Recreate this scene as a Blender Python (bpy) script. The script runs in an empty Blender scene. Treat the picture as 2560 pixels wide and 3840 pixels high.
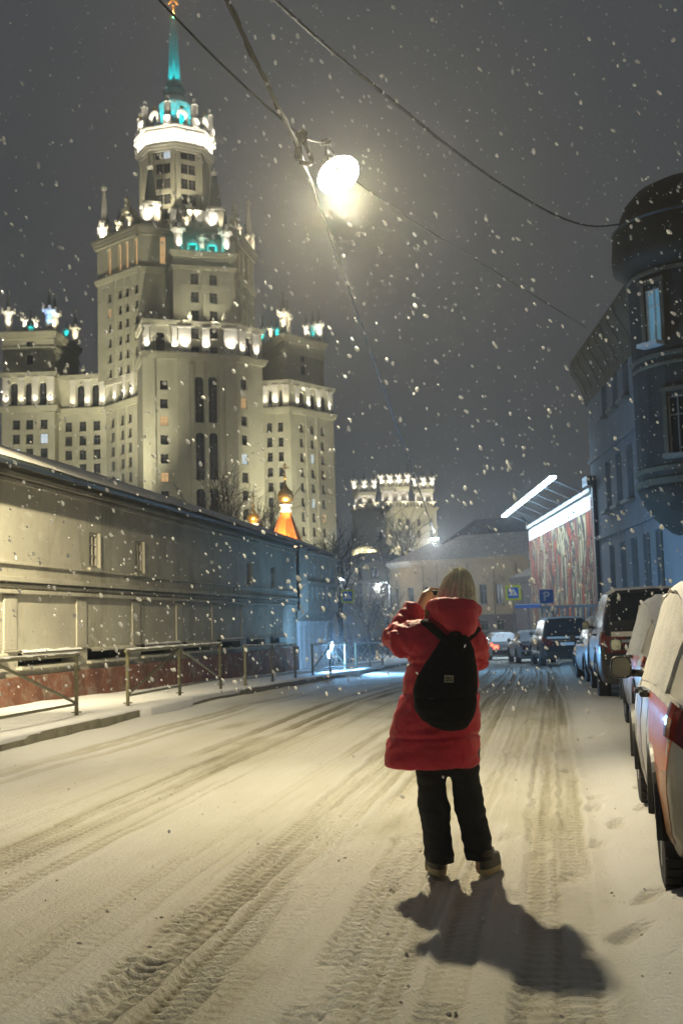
import bpy, bmesh, math, random
import numpy as np
from mathutils import Vector, Matrix

random.seed(7); np.random.seed(7)
SC = bpy.context.scene
COL = SC.collection
rad = math.radians

# ------------------------------------------------------------------ camera
FPX = 4267.0                       # focal length in photograph pixels (2560 x 3840)
CAM = Vector((0.0, 0.0, 1.4))
YAW, PITCH, ROLL = rad(10.2), rad(5.62), rad(-1.6)
RM = (Matrix.Rotation(YAW, 3, 'Z') @ Matrix.Rotation(math.pi/2 + PITCH, 3, 'X') @ Matrix.Rotation(ROLL, 3, 'Z'))
cd = bpy.data.cameras.new('camera'); cam = bpy.data.objects.new('camera', cd); COL.objects.link(cam)
cam.matrix_world = Matrix.Translation(CAM) @ RM.to_4x4()
cd.sensor_fit = 'VERTICAL'; cd.sensor_height = 36.0; cd.lens = FPX/3840.0*36.0
cd.clip_start = 0.05; cd.clip_end = 3000
cd.dof.use_dof = True; cd.dof.focus_distance = 7.0; cd.dof.aperture_fstop = 5.0
SC.camera = cam

# ------------------------------------------------------------------ sky: overcast city night
world = bpy.data.worlds.new('World'); SC.world = world; world.use_nodes = True
nt = world.node_tree; nt.nodes.clear()
wo = nt.nodes.new('ShaderNodeOutputWorld')
add = nt.nodes.new('ShaderNodeAddShader')
bg1 = nt.nodes.new('ShaderNodeBackground'); bg2 = nt.nodes.new('ShaderNodeBackground')
sky = nt.nodes.new('ShaderNodeTexSky'); sky.sky_type = 'NISHITA'; sky.sun_disc = False
sky.sun_elevation = rad(-6); sky.sun_rotation = rad(200)
nt.links.new(sky.outputs[0], bg1.inputs[0]); bg1.inputs[1].default_value = 0.05
tc = nt.nodes.new('ShaderNodeTexCoord'); noi = nt.nodes.new('ShaderNodeTexNoise')
noi.inputs['Scale'].default_value = 2.2; noi.inputs['Detail'].default_value = 3
rmp = nt.nodes.new('ShaderNodeValToRGB')
rmp.color_ramp.elements[0].position = 0.25; rmp.color_ramp.elements[0].color = (0.118, 0.130, 0.140, 1)
rmp.color_ramp.elements[1].position = 0.8; rmp.color_ramp.elements[1].color = (0.148, 0.156, 0.164, 1)
nt.links.new(tc.outputs['Generated'], noi.inputs['Vector']); nt.links.new(noi.outputs['Fac'], rmp.inputs[0])
nt.links.new(rmp.outputs[0], bg2.inputs[0]); bg2.inputs[1].default_value = 0.56
nt.links.new(bg1.outputs[0], add.inputs[0]); nt.links.new(bg2.outputs[0], add.inputs[1])
nt.links.new(add.outputs[0], wo.inputs[0])
SC.view_settings.view_transform = 'Standard'; SC.view_settings.look = 'None'
SC.view_settings.exposure = 0.0; SC.view_settings.gamma = 1.0
SC.view_settings.use_curve_mapping = False
SC.cycles.max_bounces = 6; SC.cycles.diffuse_bounces = 2; SC.cycles.glossy_bounces = 3
SC.cycles.transparent_max_bounces = 12; SC.cycles.volume_bounces = 0
SC.cycles.sample_clamp_indirect = 4.0; SC.cycles.use_denoising = True

# ------------------------------------------------------------------ surveying helpers
def ray(px, py):
    return (RM @ Vector(((px-1280)/FPX, -(py-1920)/FPX, -1.0))).normalized()
def corner(px, dist, py=2340):
    d = ray(px, py); h = Vector((d.x, d.y, 0)).normalized(); return h*dist
def zat(px, py, dist):
    d = ray(px, py); return CAM.z + d.z/math.hypot(d.x, d.y)*dist
def at(px, py, dist):
    d = ray(px, py); k = dist/math.hypot(d.x, d.y); return CAM + d*k
def terrain(y):
    return np.where(np.asarray(y) < 20, 0.0, -0.018*(np.clip(y, 20, 170)-20))
def gz(y): return float(terrain(y))

# ------------------------------------------------------------------ material helpers
MATS = {}
def mat(name, col, rough=0.7, var=0.12, scale=6.0, bump=0.0, bscale=None, metal=0.0, col2=None, spec=0.5, emit=None, estr=0.0, stretch=None, coat=0.0):
    m = bpy.data.materials.new(name); m.use_nodes = True; n = m.node_tree
    b = n.nodes['Principled BSDF']; L = n.links
    b.inputs['Roughness'].default_value = rough; b.inputs['Metallic'].default_value = metal
    b.inputs['Specular IOR Level'].default_value = spec
    b.inputs['Coat Weight'].default_value = coat
    t = n.nodes.new('ShaderNodeTexCoord'); src = t.outputs['Object']
    if stretch:
        mp = n.nodes.new('ShaderNodeMapping'); mp.inputs['Scale'].default_value = stretch
        L.new(src, mp.inputs[0]); src = mp.outputs[0]
    no = n.nodes.new('ShaderNodeTexNoise'); no.inputs['Scale'].default_value = scale
    no.inputs['Detail'].default_value = 6; no.inputs['Roughness'].default_value = 0.62
    L.new(src, no.inputs['Vector'])
    r = n.nodes.new('ShaderNodeValToRGB')
    c2 = col2 or tuple(max(0, min(1, c*(1+var))) for c in col)
    c1 = col if col2 else tuple(c*(1-var) for c in col)
    r.color_ramp.elements[0].position = 0.33; r.color_ramp.elements[0].color = (*c1, 1)
    r.color_ramp.elements[1].position = 0.68; r.color_ramp.elements[1].color = (*c2, 1)
    L.new(no.outputs['Fac'], r.inputs[0]); L.new(r.outputs[0], b.inputs['Base Color'])
    if bump:
        nb = n.nodes.new('ShaderNodeTexNoise'); nb.inputs['Scale'].default_value = bscale or scale*4
        nb.inputs['Detail'].default_value = 5; L.new(src, nb.inputs['Vector'])
        bp = n.nodes.new('ShaderNodeBump'); bp.inputs['Strength'].default_value = 1.0
        bp.inputs['Distance'].default_value = bump
        L.new(nb.outputs['Fac'], bp.inputs['Height']); L.new(bp.outputs[0], b.inputs['Normal'])
    if emit:
        b.inputs['Emission Color'].default_value = (*emit, 1); b.inputs['Emission Strength'].default_value = estr
    MATS[name] = m
    return m

mat('snow', (0.80, 0.80, 0.81), 0.75, 0.05, 3, 0.012, 18)
mat('snow_dusty', (0.62, 0.60, 0.56), 0.8, 0.25, 2.5, 0.01, 20)
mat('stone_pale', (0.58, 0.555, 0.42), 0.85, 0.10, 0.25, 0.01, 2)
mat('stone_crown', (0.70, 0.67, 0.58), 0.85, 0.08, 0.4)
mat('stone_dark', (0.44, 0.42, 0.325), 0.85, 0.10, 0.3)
mat('copper', (0.10, 0.13, 0.12), 0.6, 0.2, 1.0)
mat('spire_metal', (0.36, 0.46, 0.46), 0.5, 0.1, 1.0)
mat('gold', (0.75, 0.50, 0.15), 0.3, 0.1, 2, metal=0.9)
mat('glass_dark', (0.018, 0.024, 0.030), 0.22, 0.2, 1.5, spec=0.25)
mat('glass_warm', (0.3, 0.2, 0.1), 0.4, 0.1, 2, emit=(1.0, 0.62, 0.28), estr=0.75)
mat('glass_cool', (0.3, 0.35, 0.4), 0.4, 0.1, 2, emit=(0.75, 0.9, 1.0), estr=1.0)
mat('glass_niche', (0.52, 0.46, 0.34), 0.7, 0.1, 2)
mat('window_frame', (0.30, 0.28, 0.24), 0.7)
mat('plaster', (0.36, 0.345, 0.285), 0.9, 0.16, 0.7, 0.006, 9, col2=(0.48, 0.46, 0.385))
mat('plinth', (0.17, 0.065, 0.035), 0.8, 0.35, 1.8, 0.012, 14)
mat('niche_shade', (0.045, 0.042, 0.035), 0.9, 0.3, 4)
mat('roof_metal', (0.035, 0.045, 0.048), 0.5, 0.3, 1.5, 0.01, 6)
mat('rail_paint', (0.16, 0.15, 0.085), 0.5, 0.25, 14, 0.002, 60)
mat('kerb_stone', (0.23, 0.215, 0.16), 0.9, 0.25, 5, 0.01, 25)
mat('dark_plaster', (0.062, 0.055, 0.045), 0.9, 0.2, 0.8, 0.015, 6)
mat('grey_plaster', (0.27, 0.275, 0.285), 0.9, 0.14, 0.6, 0.01, 6)
mat('roof_brown', (0.035, 0.027, 0.018), 0.7, 0.3, 1.2, 0.02, 4)
mat('cornice_brown', (0.15, 0.125, 0.085), 0.8, 0.25, 1.2, 0.02, 4)
mat('brick_dull', (0.16, 0.14, 0.145), 0.9, 0.25, 2.0, 0.02, 10)
mat('house_ochre', (0.42, 0.33, 0.21), 0.9, 0.15, 0.8, 0.01, 8)
mat('house_base', (0.16, 0.13, 0.12), 0.9, 0.2, 1.2, 0.01, 8)
mat('cable', (0.012, 0.013, 0.013), 0.6, 0.3, 8)
mat('steel', (0.30, 0.31, 0.32), 0.45, 0.15, 5, metal=0.6)
mat('black_plastic', (0.018, 0.018, 0.019), 0.45, 0.3, 12)
mat('tyre', (0.022, 0.021, 0.020), 0.85, 0.4, 14, 0.004, 60)
mat('rim_metal', (0.32, 0.33, 0.35), 0.35, 0.2, 8, metal=0.8)
mat('chrome', (0.6, 0.6, 0.6), 0.15, 0.05, 5, metal=1.0)
mat('mirror_glass', (0.30, 0.31, 0.25), 0.12, 0.08, 3, metal=0.6)
mat('red_lens', (0.13, 0.008, 0.006), 0.2, 0.2, 12, coat=0.6)
mat('red_lens_lit', (0.5, 0.02, 0.01), 0.2, 0.1, 12, emit=(1.0, 0.10, 0.05), estr=5.0)
mat('orange_wrap', (0.72, 0.13, 0.008), 0.35, 0.10, 9, coat=0.4)
mat('orange_lens', (0.55, 0.09, 0.01), 0.2, 0.2, 12, coat=0.6)
mat('bark', (0.045, 0.036, 0.028), 0.95, 0.3, 5, 0.01, 20)
mat('twig', (0.050, 0.045, 0.036), 0.95, 0.3, 5)
mat('tent_roof', (0.50, 0.17, 0.04), 0.5, 0.2, 1.5)
mat('white_paint', (0.75, 0.75, 0.73), 0.6, 0.06, 4)
mat('sign_blue', (0.02, 0.12, 0.48), 0.4, 0.05, 6)
mat('sign_yellow', (0.62, 0.66, 0.03), 0.4, 0.05, 6)
mat('sign_white', (0.78, 0.79, 0.80), 0.4, 0.04, 6)
mat('sign_back', (0.42, 0.43, 0.45), 0.5, 0.08, 6, metal=0.3)
mat('sign_ink', (0.02, 0.02, 0.022), 0.5, 0.1, 6)
mat('lamp_lens', (0.8, 0.8, 0.8), 0.5, 0.0, 2, emit=(1.0, 0.90, 0.70), estr=75.0)
mat('led_lens', (0.8, 0.8, 0.8), 0.5, 0.0, 2, emit=(0.48, 0.75, 1.0), estr=55.0)
mat('flood_lens', (0.8, 0.8, 0.8), 0.5, 0.0, 2, emit=(0.24, 0.56, 1.0), estr=4200.0)
mat('far_lens', (0.8, 0.8, 0.8), 0.5, 0.0, 2, emit=(0.85, 0.95, 1.0), estr=30.0)

def stain(name, col, scale, stretch, lo, hi, amt):
    """lay an irregular stain over an existing material"""
    n = MATS[name].node_tree; L = n.links; b = n.nodes['Principled BSDF']; src = b.inputs['Base Color'].links[0].from_socket
    t = n.nodes.new('ShaderNodeTexCoord'); mp = n.nodes.new('ShaderNodeMapping'); mp.inputs['Scale'].default_value = stretch; L.new(t.outputs['Object'], mp.inputs[0])
    no = n.nodes.new('ShaderNodeTexNoise'); no.inputs['Scale'].default_value = scale; no.inputs['Detail'].default_value = 8; no.inputs['Roughness'].default_value = .68; no.inputs['Distortion'].default_value = .6; L.new(mp.outputs[0], no.inputs['Vector'])
    mr = n.nodes.new('ShaderNodeMapRange'); mr.inputs[1].default_value = lo; mr.inputs[2].default_value = hi; mr.inputs[3].default_value = 0; mr.inputs[4].default_value = amt; L.new(no.outputs['Fac'], mr.inputs[0])
    mx = n.nodes.new('ShaderNodeMixRGB'); L.new(mr.outputs[0], mx.inputs[0]); L.new(src, mx.inputs[1]); mx.inputs[2].default_value = (*col, 1); L.new(mx.outputs[0], b.inputs['Base Color'])
stain('plaster', (0.17, 0.16, 0.12), 1.1, (1, .8, .22), .52, .72, .75); stain('plaster', (0.24, 0.21, 0.15), 6, (1, 1, 1), .60, .68, .6); stain('plaster', (.60, .58, .52), 2.2, (1, .5, 1), .58, .66, .6)
stain('plinth', (0.30, 0.27, 0.22), 2.5, (1, 1, 1.5), .50, .66, .7); stain('plinth', (0.05, 0.03, 0.02), 1.2, (1, 1, .4), .55, .7, .7)
stain('grey_plaster', (0.22, 0.21, 0.20), .8, (1, 1, .2), .52, .72, .7); stain('dark_plaster', (0.02, 0.018, 0.016), .9, (1, 1, .25), .5, .7, .8)
stain('stone_pale', (0.34, 0.31, 0.23), .12, (1, 1, .3), .52, .72, .6); stain('house_ochre', (0.22, 0.17, 0.12), .7, (1, 1, .2), .54, .72, .6)

def paint(name, col, dirt=(0.16, 0.125, 0.075), dz0=0.25, dz1=0.85, amt=0.9, rough=0.3):
    """car paint with road dirt thrown up along the lower body"""
    m = bpy.data.materials.new(name); m.use_nodes = True; n = m.node_tree; L = n.links
    b = n.nodes['Principled BSDF']; b.inputs['Roughness'].default_value = rough; b.inputs['Coat Weight'].default_value = 0.3
    t = n.nodes.new('ShaderNodeTexCoord'); sx = n.nodes.new('ShaderNodeSeparateXYZ'); L.new(t.outputs['Object'], sx.inputs[0])
    no = n.nodes.new('ShaderNodeTexNoise'); no.inputs['Scale'].default_value = 7; no.inputs['Detail'].default_value = 8
    L.new(t.outputs['Object'], no.inputs['Vector'])
    mr = n.nodes.new('ShaderNodeMapRange'); mr.inputs[1].default_value = dz1; mr.inputs[2].default_value = dz0
    mr.inputs[3].default_value = 0.0; mr.inputs[4].default_value = 1.0; L.new(sx.outputs['Z'], mr.inputs[0])
    mu = n.nodes.new('ShaderNodeMath'); mu.operation = 'MULTIPLY_ADD'; L.new(no.outputs['Fac'], mu.inputs[0]); mu.inputs[1].default_value = 0.9
    sb = n.nodes.new('ShaderNodeMath'); sb.operation = 'SUBTRACT'; L.new(mr.outputs[0], sb.inputs[0]); sb.inputs[1].default_value = 0.42
    L.new(sb.outputs[0], mu.inputs[2])
    cl = n.nodes.new('ShaderNodeMath'); cl.operation = 'MULTIPLY'; cl.use_clamp = True; L.new(mu.outputs[0], cl.inputs[0]); cl.inputs[1].default_value = amt
    mx = n.nodes.new('ShaderNodeMixRGB'); mx.inputs[1].default_value = (*col, 1); mx.inputs[2].default_value = (*dirt, 1)
    L.new(cl.outputs[0], mx.inputs[0]); L.new(mx.outputs[0], b.inputs['Base Color'])
    ma = n.nodes.new('ShaderNodeMath'); ma.operation = 'MULTIPLY_ADD'; L.new(cl.outputs[0], ma.inputs[0]); ma.inputs[1].default_value = 0.5; ma.inputs[2].default_value = rough
    L.new(ma.outputs[0], b.inputs['Roughness'])
    bp = n.nodes.new('ShaderNodeBump'); bp.inputs['Distance'].default_value = 0.006; nb = n.nodes.new('ShaderNodeTexNoise'); nb.inputs['Scale'].default_value = 45
    L.new(t.outputs['Object'], nb.inputs['Vector']); L.new(nb.outputs['Fac'], bp.inputs['Height']); L.new(cl.outputs[0], bp.inputs['Strength']); L.new(bp.outputs[0], b.inputs['Normal'])
    MATS[name] = m
paint('paint_white', (0.66, 0.64, 0.58)); paint('paint_orange', (0.66, 0.20, 0.03))
paint('paint_black', (0.012, 0.013, 0.015), dirt=(0.06, 0.055, 0.045), amt=0.6)
paint('paint_slate', (0.035, 0.04, 0.048), dirt=(0.07, 0.065, 0.055), amt=0.6)
paint('paint_silver', (0.40, 0.42, 0.45), amt=0.5, dz1=0.6); paint('paint_lilac', (0.42, 0.36, 0.48))

# ------------------------------------------------------------------ mesh helpers
class MB:
    def __init__(s): s.v = []; s.f = []; s.m = []; s.mi = 0
    def add(s, vs, fs):
        o = len(s.v); s.v += [tuple(p) for p in vs]; s.f += [tuple(i+o for i in f) for f in fs]; s.m += [s.mi]*len(fs)
    def hexa(s, p):           # 4 bottom (ccw) + 4 top
        s.add(p, [(3,2,1,0),(4,5,6,7),(0,1,5,4),(1,2,6,5),(2,3,7,6),(3,0,4,7)])
    def box(s, x0, x1, y0, y1, z0, z1):
        s.hexa([(x0,y0,z0),(x1,y0,z0),(x1,y1,z0),(x0,y1,z0),(x0,y0,z1),(x1,y0,z1),(x1,y1,z1),(x0,y1,z1)])
    def prism(s, poly, z0, z1, poly2=None):
        n = len(poly); q = poly2 or poly
        s.add([(p[0],p[1],z0) for p in poly]+[(p[0],p[1],z1) for p in q],
              [tuple(range(n-1,-1,-1)), tuple(range(n,2*n))]+[(i,(i+1)%n,(i+1)%n+n,i+n) for i in range(n)])
    def tube(s, pts, r, n=8, cap=True):
        pts = [Vector(p) for p in pts]; rs = r if isinstance(r, (list, tuple)) else [r]*len(pts)
        vs = []; prev = None
        for i, p in enumerate(pts):
            t = (pts[min(i+1, len(pts)-1)]-pts[max(i-1, 0)]).normalized()
            if prev is None:
                a = Vector((0,0,1)) if abs(t.z) < 0.9 else Vector((1,0,0)); u = t.cross(a).normalized()
            else:
                u = (prev - t*prev.dot(t)).normalized()
            prev = u; w = t.cross(u)
            for k in range(n):
                an = 2*math.pi*k/n; vs.append(p + (u*math.cos(an)+w*math.sin(an))*rs[i])
        fs = []
        for i in range(len(pts)-1):
            for k in range(n): fs.append((i*n+k, i*n+(k+1)%n, (i+1)*n+(k+1)%n, (i+1)*n+k))
        if cap: fs.append(tuple(range(n-1,-1,-1))); fs.append(tuple(range((len(pts)-1)*n, len(pts)*n)))
        s.add(vs, fs)
    def lathe(s, prof, c=(0,0,0), n=16, ax=None, sx=1, sy=1):
        """prof: (r, h) pairs turned about z (or the axis given by a 3x3 matrix)"""
        c = Vector(c); vs = []
        for r, h in prof:
            for k in range(n):
                an = 2*math.pi*k/n; p = Vector((r*math.cos(an)*sx, r*math.sin(an)*sy, h))
                vs.append(c + (ax @ p if ax else p))
        fs = []
        for i in range(len(prof)-1):
            for k in range(n): fs.append((i*n+k, i*n+(k+1)%n, (i+1)*n+(k+1)%n, (i+1)*n+k))
        fs.append(tuple(range(n-1,-1,-1))); fs.append(tuple(range((len(prof)-1)*n, len(prof)*n)))
        s.add(vs, fs)
    def grid(s, P):            # P: rows of points
        nr, nc = len(P), len(P[0]); s.add([p for r in P for p in r], [(i*nc+j, i*nc+j+1, (i+1)*nc+j+1, (i+1)*nc+j) for i in range(nr-1) for j in range(nc-1)])
    def mesh(s, name, mats, smooth=False):
        me = bpy.data.meshes.new(name); me.from_pydata(s.v, [], s.f)
        for m in (mats if isinstance(mats, (list, tuple)) else [mats]): me.materials.append(MATS[m] if isinstance(m, str) else m)
        if any(s.m): me.polygons.foreach_set('material_index', s.m)
        if smooth: me.polygons.foreach_set('use_smooth', [True]*len(me.polygons))
        me.update(); return me
    def build(s, name, mats, parent=None, smooth=False, bevel=0.0, loc=None):
        o = obj(name, s.mesh(name, mats, smooth), parent, loc)
        if bevel:
            b = o.modifiers.new('bevel', 'BEVEL'); b.width = bevel; b.segments = 2; b.limit_method = 'ANGLE'
        return o
WP = set()          # things whose parts are modelled in world coordinates
def obj(name, data, parent=None, loc=None, mw=None):
    o = bpy.data.objects.new(name, data); COL.objects.link(o)
    if parent is not None:
        o.parent = parent
        if parent.name in WP: o.matrix_parent_inverse = parent.matrix_basis.inverted()
    if mw is not None: o.matrix_basis = mw
    elif loc is not None: o.location = loc
    return o
def tag(o, label=None, cat=None, group=None, kind=None):
    if label: o['label'] = label
    if cat: o['category'] = cat
    if group: o['group'] = group
    if kind: o['kind'] = kind
    return o
def thing(name, label, cat, loc=(0,0,0), rz=0.0, group=None, world=False):
    o = bpy.data.objects.new(name, None); COL.objects.link(o); o.empty_display_size = 0.3
    o.location = loc; o.rotation_euler = (0, 0, rz)
    if world: WP.add(o.name)
    return tag(o, label, cat, group)
def lamp(name, kind, loc, power, col, parent=None, size=0.1, target=None, cone=60, blend=0.6):
    l = bpy.data.lights.new(name, kind); l.energy = power; l.color = col
    if kind in ('POINT', 'SPOT'): l.shadow_soft_size = size
    if kind == 'SPOT': l.spot_size = rad(cone); l.spot_blend = blend
    o = bpy.data.objects.new(name, l); COL.objects.link(o); o.location = loc
    if target is not None:
        d = (Vector(target)-Vector(loc)).normalized(); o.rotation_euler = d.to_track_quat('-Z', 'Y').to_euler()
    if parent is not None:
        o.parent = parent
        if parent.name in WP: o.matrix_parent_inverse = parent.matrix_basis.inverted()
    return o
def vnoise(x, y, seed=0):
    """value noise on numpy arrays"""
    x = np.asarray(x, float); y = np.asarray(y, float)
    xi = np.floor(x).astype(np.int64); yi = np.floor(y).astype(np.int64); fx = x-xi; fy = y-yi
    def h(a, b):
        n = (a*374761393 + b*668265263 + seed*974711) & 0xffffffff
        n = ((n ^ (n >> 13))*1274126177) & 0xffffffff
        return ((n ^ (n >> 16)) & 0xffff)/65535.0
    u = fx*fx*(3-2*fx); v = fy*fy*(3-2*fy)
    return (h(xi,yi)*(1-u)+h(xi+1,yi)*u)*(1-v)+(h(xi,yi+1)*(1-u)+h(xi+1,yi+1)*u)*v
def fbm(x, y, oct=4, seed=0):
    s = 0; a = 0.5
    for i in range(oct): s = s + a*vnoise(x*2**i, y*2**i, seed+i*17); a *= 0.5
    return s

# ------------------------------------------------------------------ facades
class Face:
    """a vertical wall plane between two ground points, seen from its front"""
    def __init__(s, A, B):
        s.O = Vector((A[0], A[1], 0)); e = Vector((B[0]-A[0], B[1]-A[1], 0)); s.L = e.length; s.e = e/s.L
        s.n = Vector((s.e.y, -s.e.x, 0))
    def P(s, a, d, z): return s.O + s.e*a + s.n*d + Vector((0,0,z))
    def sz(s, px, py):
        d = ray(px, py); t = s.n.dot(s.O-CAM)/s.n.dot(d); P = CAM + d*t
        return (P-s.O).dot(s.e), P.z
    def s_(s, px, py=1900): return s.sz(px, py)[0]
    def box(s, mb, a0, a1, d0, d1, z0, z1):
        mb.hexa([s.P(a0,d1,z0), s.P(a1,d1,z0), s.P(a1,d0,z0), s.P(a0,d0,z0), s.P(a0,d1,z1), s.P(a1,d1,z1), s.P(a1,d0,z1), s.P(a0,d0,z1)])
    def panel(s, mb, a0, a1, z0, z1, ops=(), d=0.0, rev=0.35):
        """wall surface with real openings and reveals. ops: (a0,a1,z0,z1,arch)"""
        xs = sorted(set([a0, a1]+[o[0] for o in ops]+[o[1] for o in ops])); zs = sorted(set([z0, z1]+[o[2] for o in ops]+[o[3] for o in ops]))
        for i in range(len(xs)-1):
            for j in range(len(zs)-1):
                cx = (xs[i]+xs[i+1])/2; cz = (zs[j]+zs[j+1])/2
                if any(o[0] < cx < o[1] and o[2] < cz < o[3] for o in ops): continue
                mb.add([s.P(xs[i],d,zs[j]), s.P(xs[i+1],d,zs[j]), s.P(xs[i+1],d,zs[j+1]), s.P(xs[i],d,zs[j+1])], [(0,1,2,3)])
        for o in ops:
            p = [(o[0],o[2]), (o[1],o[2]), (o[1],o[3]), (o[0],o[3])]
            for k in range(4):
                q, r = p[k], p[(k+1)%4]
                mb.add([s.P(q[0],d,q[1]), s.P(q[0],d-rev,q[1]), s.P(r[0],d-rev,r[1]), s.P(r[0],d,r[1])], [(0,1,2,3)])
            if len(o) > 4 and o[4]:      # arch: fill the two top corners
                c = (o[0]+o[1])/2; w = (o[1]-o[0])/2; zc = o[3]-w
                for sg in (-1, 1):
                    arc = [(c+sg*w*math.cos(t*math.pi/12), zc+w*math.sin(t*math.pi/12)) for t in range(7)]
                    pts = arc + [(c+sg*w, o[3])]
                    vs = [s.P(a, d-0.01, z) for a, z in pts]+[s.P(a, d-rev, z) for a, z in pts]; m = len(pts)
                    fs = [tuple(range(m)) if sg > 0 else tuple(range(m-1,-1,-1))]+[(k, k+1, k+1+m, k+m) for k in range(m-2)]
                    mb.add(vs, fs)
    def mw(s, a, d, z):
        p = s.P(a, d, z); y = -s.n
        return Matrix(((s.e.x, y.x, 0, p.x), (s.e.y, y.y, 0, p.y), (0, 0, 1, p.z), (0, 0, 0, 1)))
WIN = {}
def window(face, parent, a, z, w, h, pane='glass_dark', d=-0.3, frame='window_frame', arch=False, bars=1, cols=1, sill=True, name='window'):
    key = (round(w, 2), round(h, 2), pane, frame, arch, bars, cols, sill)
    if key not in WIN:
        mb = MB(); t = max(0.05, 0.05*w); g = 0.06
        mb.box(-w/2, -w/2+t, -g, g, -h/2, h/2); mb.box(w/2-t, w/2, -g, g, -h/2, h/2)
        mb.box(-w/2+t, w/2-t, -g, g, h/2-t, h/2); mb.box(-w/2+t, w/2-t, -g, g, -h/2, -h/2+t)
        for c in range(cols):
            x = -w/2 + w*(c+1)/(cols+1); mb.box(x-t*0.4, x+t*0.4, -g*0.8, g*0.8, -h/2+t, h/2-t)
        for b in range(bars):
            zz = -h/2 + h*((b+1)/(bars+1) if bars > 1 else 0.68); mb.box(-w/2+t, w/2-t, -g*0.7, g*0.7, zz-t*0.4, zz+t*0.4)
        if sill: mb.box(-w/2-0.1, w/2+0.1, -0.55, 0.0, -h/2-0.14, -h/2-0.003)
        mb.mi = 1; mb.add([(-w/2,0.03,-h/2), (w/2,0.03,-h/2), (w/2,0.03,h/2), (-w/2,0.03,h/2)], [(0,1,2,3)])
        WIN[key] = mb.mesh('window', [frame, pane])
    return obj(name, WIN[key], parent, mw=face.mw(a, d, z))

# ================================================================== THE SETTING
# snow-covered ground reaching far beyond the houses
def strip(name, xs, ys, zoff, m, smooth=True, znoise=0.0, seed=3, kind='structure'):
    X, Y = np.meshgrid(np.asarray(xs, float), np.asarray(ys, float))
    Z = terrain(Y) + zoff + (znoise*(fbm(X*0.9, Y*0.9, 4, seed)-0.5) if znoise else 0)
    nr, nc = X.shape; me = bpy.data.meshes.new(name)
    idx = np.arange(nr*nc).reshape(nr, nc)
    fs = np.stack([idx[:-1,:-1], idx[:-1,1:], idx[1:,1:], idx[1:,:-1]], -1).reshape(-1, 4)
    me.from_pydata(np.stack([X, Y, Z], -1).reshape(-1, 3).tolist(), [], fs.tolist())
    me.materials.append(MATS[m])
    if smooth: me.polygons.foreach_set('use_smooth', [True]*len(me.polygons))
    return tag(obj(name, me), kind=kind)
strip('ground', [-380,-200,-100,-50,-20,-10,0,10,20,50,100,200,380], [-28,0,20,40,60,80,100,130,170,250,400,560], -0.14, 'snow_dusty')

# ---- roadway: packed snow with wheel ruts, modelled
def road_mat():
    m = bpy.data.materials.new('road_snow'); m.use_nodes = True; n = m.node_tree; L = n.links
    b = n.nodes['Principled BSDF']; b.inputs['Roughness'].default_value = 0.8
    a = n.nodes.new('ShaderNodeAttribute'); a.attribute_name = 'packed'
    t = n.nodes.new('ShaderNodeTexCoord'); no = n.nodes.new('ShaderNodeTexNoise'); no.inputs['Scale'].default_value = 1.3; no.inputs['Detail'].default_value = 9; no.inputs['Roughness'].default_value = 0.7
    mp = n.nodes.new('ShaderNodeMapping'); mp.inputs['Scale'].default_value = (1.0, 0.22, 1.0); L.new(t.outputs['Object'], mp.inputs[0]); L.new(mp.outputs[0], no.inputs['Vector'])
    mu = n.nodes.new('ShaderNodeMath'); mu.operation = 'MULTIPLY_ADD'; mu.use_clamp = True; L.new(no.outputs['Fac'], mu.inputs[0]); mu.inputs[1].default_value = 0.7
    sb = n.nodes.new('ShaderNodeMath'); sb.operation = 'SUBTRACT'; L.new(a.outputs['Fac'], sb.inputs[0]); sb.inputs[1].default_value = 0.33; L.new(sb.outputs[0], mu.inputs[2])
    r = n.nodes.new('ShaderNodeValToRGB'); r.color_ramp.elements[0].color = (0.80, 0.79, 0.77, 1); r.color_ramp.elements[1].color = (0.27, 0.235, 0.145, 1)
    e = r.color_ramp.elements.new(0.45); e.color = (0.62, 0.59, 0.49, 1)
    L.new(mu.outputs[0], r.inputs[0]); L.new(r.outputs[0], b.inputs['Base Color'])
    nb = n.nodes.new('ShaderNodeTexNoise'); nb.inputs['Scale'].default_value = 42; nb.inputs['Detail'].default_value = 6; nb.inputs['Roughness'].default_value = 0.7; L.new(t.outputs['Object'], nb.inputs['Vector'])
    bp = n.nodes.new('ShaderNodeBump'); bp.inputs['Distance'].default_value = 0.035; bp.inputs['Strength'].default_value = 0.9
    L.new(nb.outputs['Fac'], bp.inputs['Height']); L.new(bp.outputs[0], b.inputs['Normal'])
    MATS['road_snow'] = m
road_mat()
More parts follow.
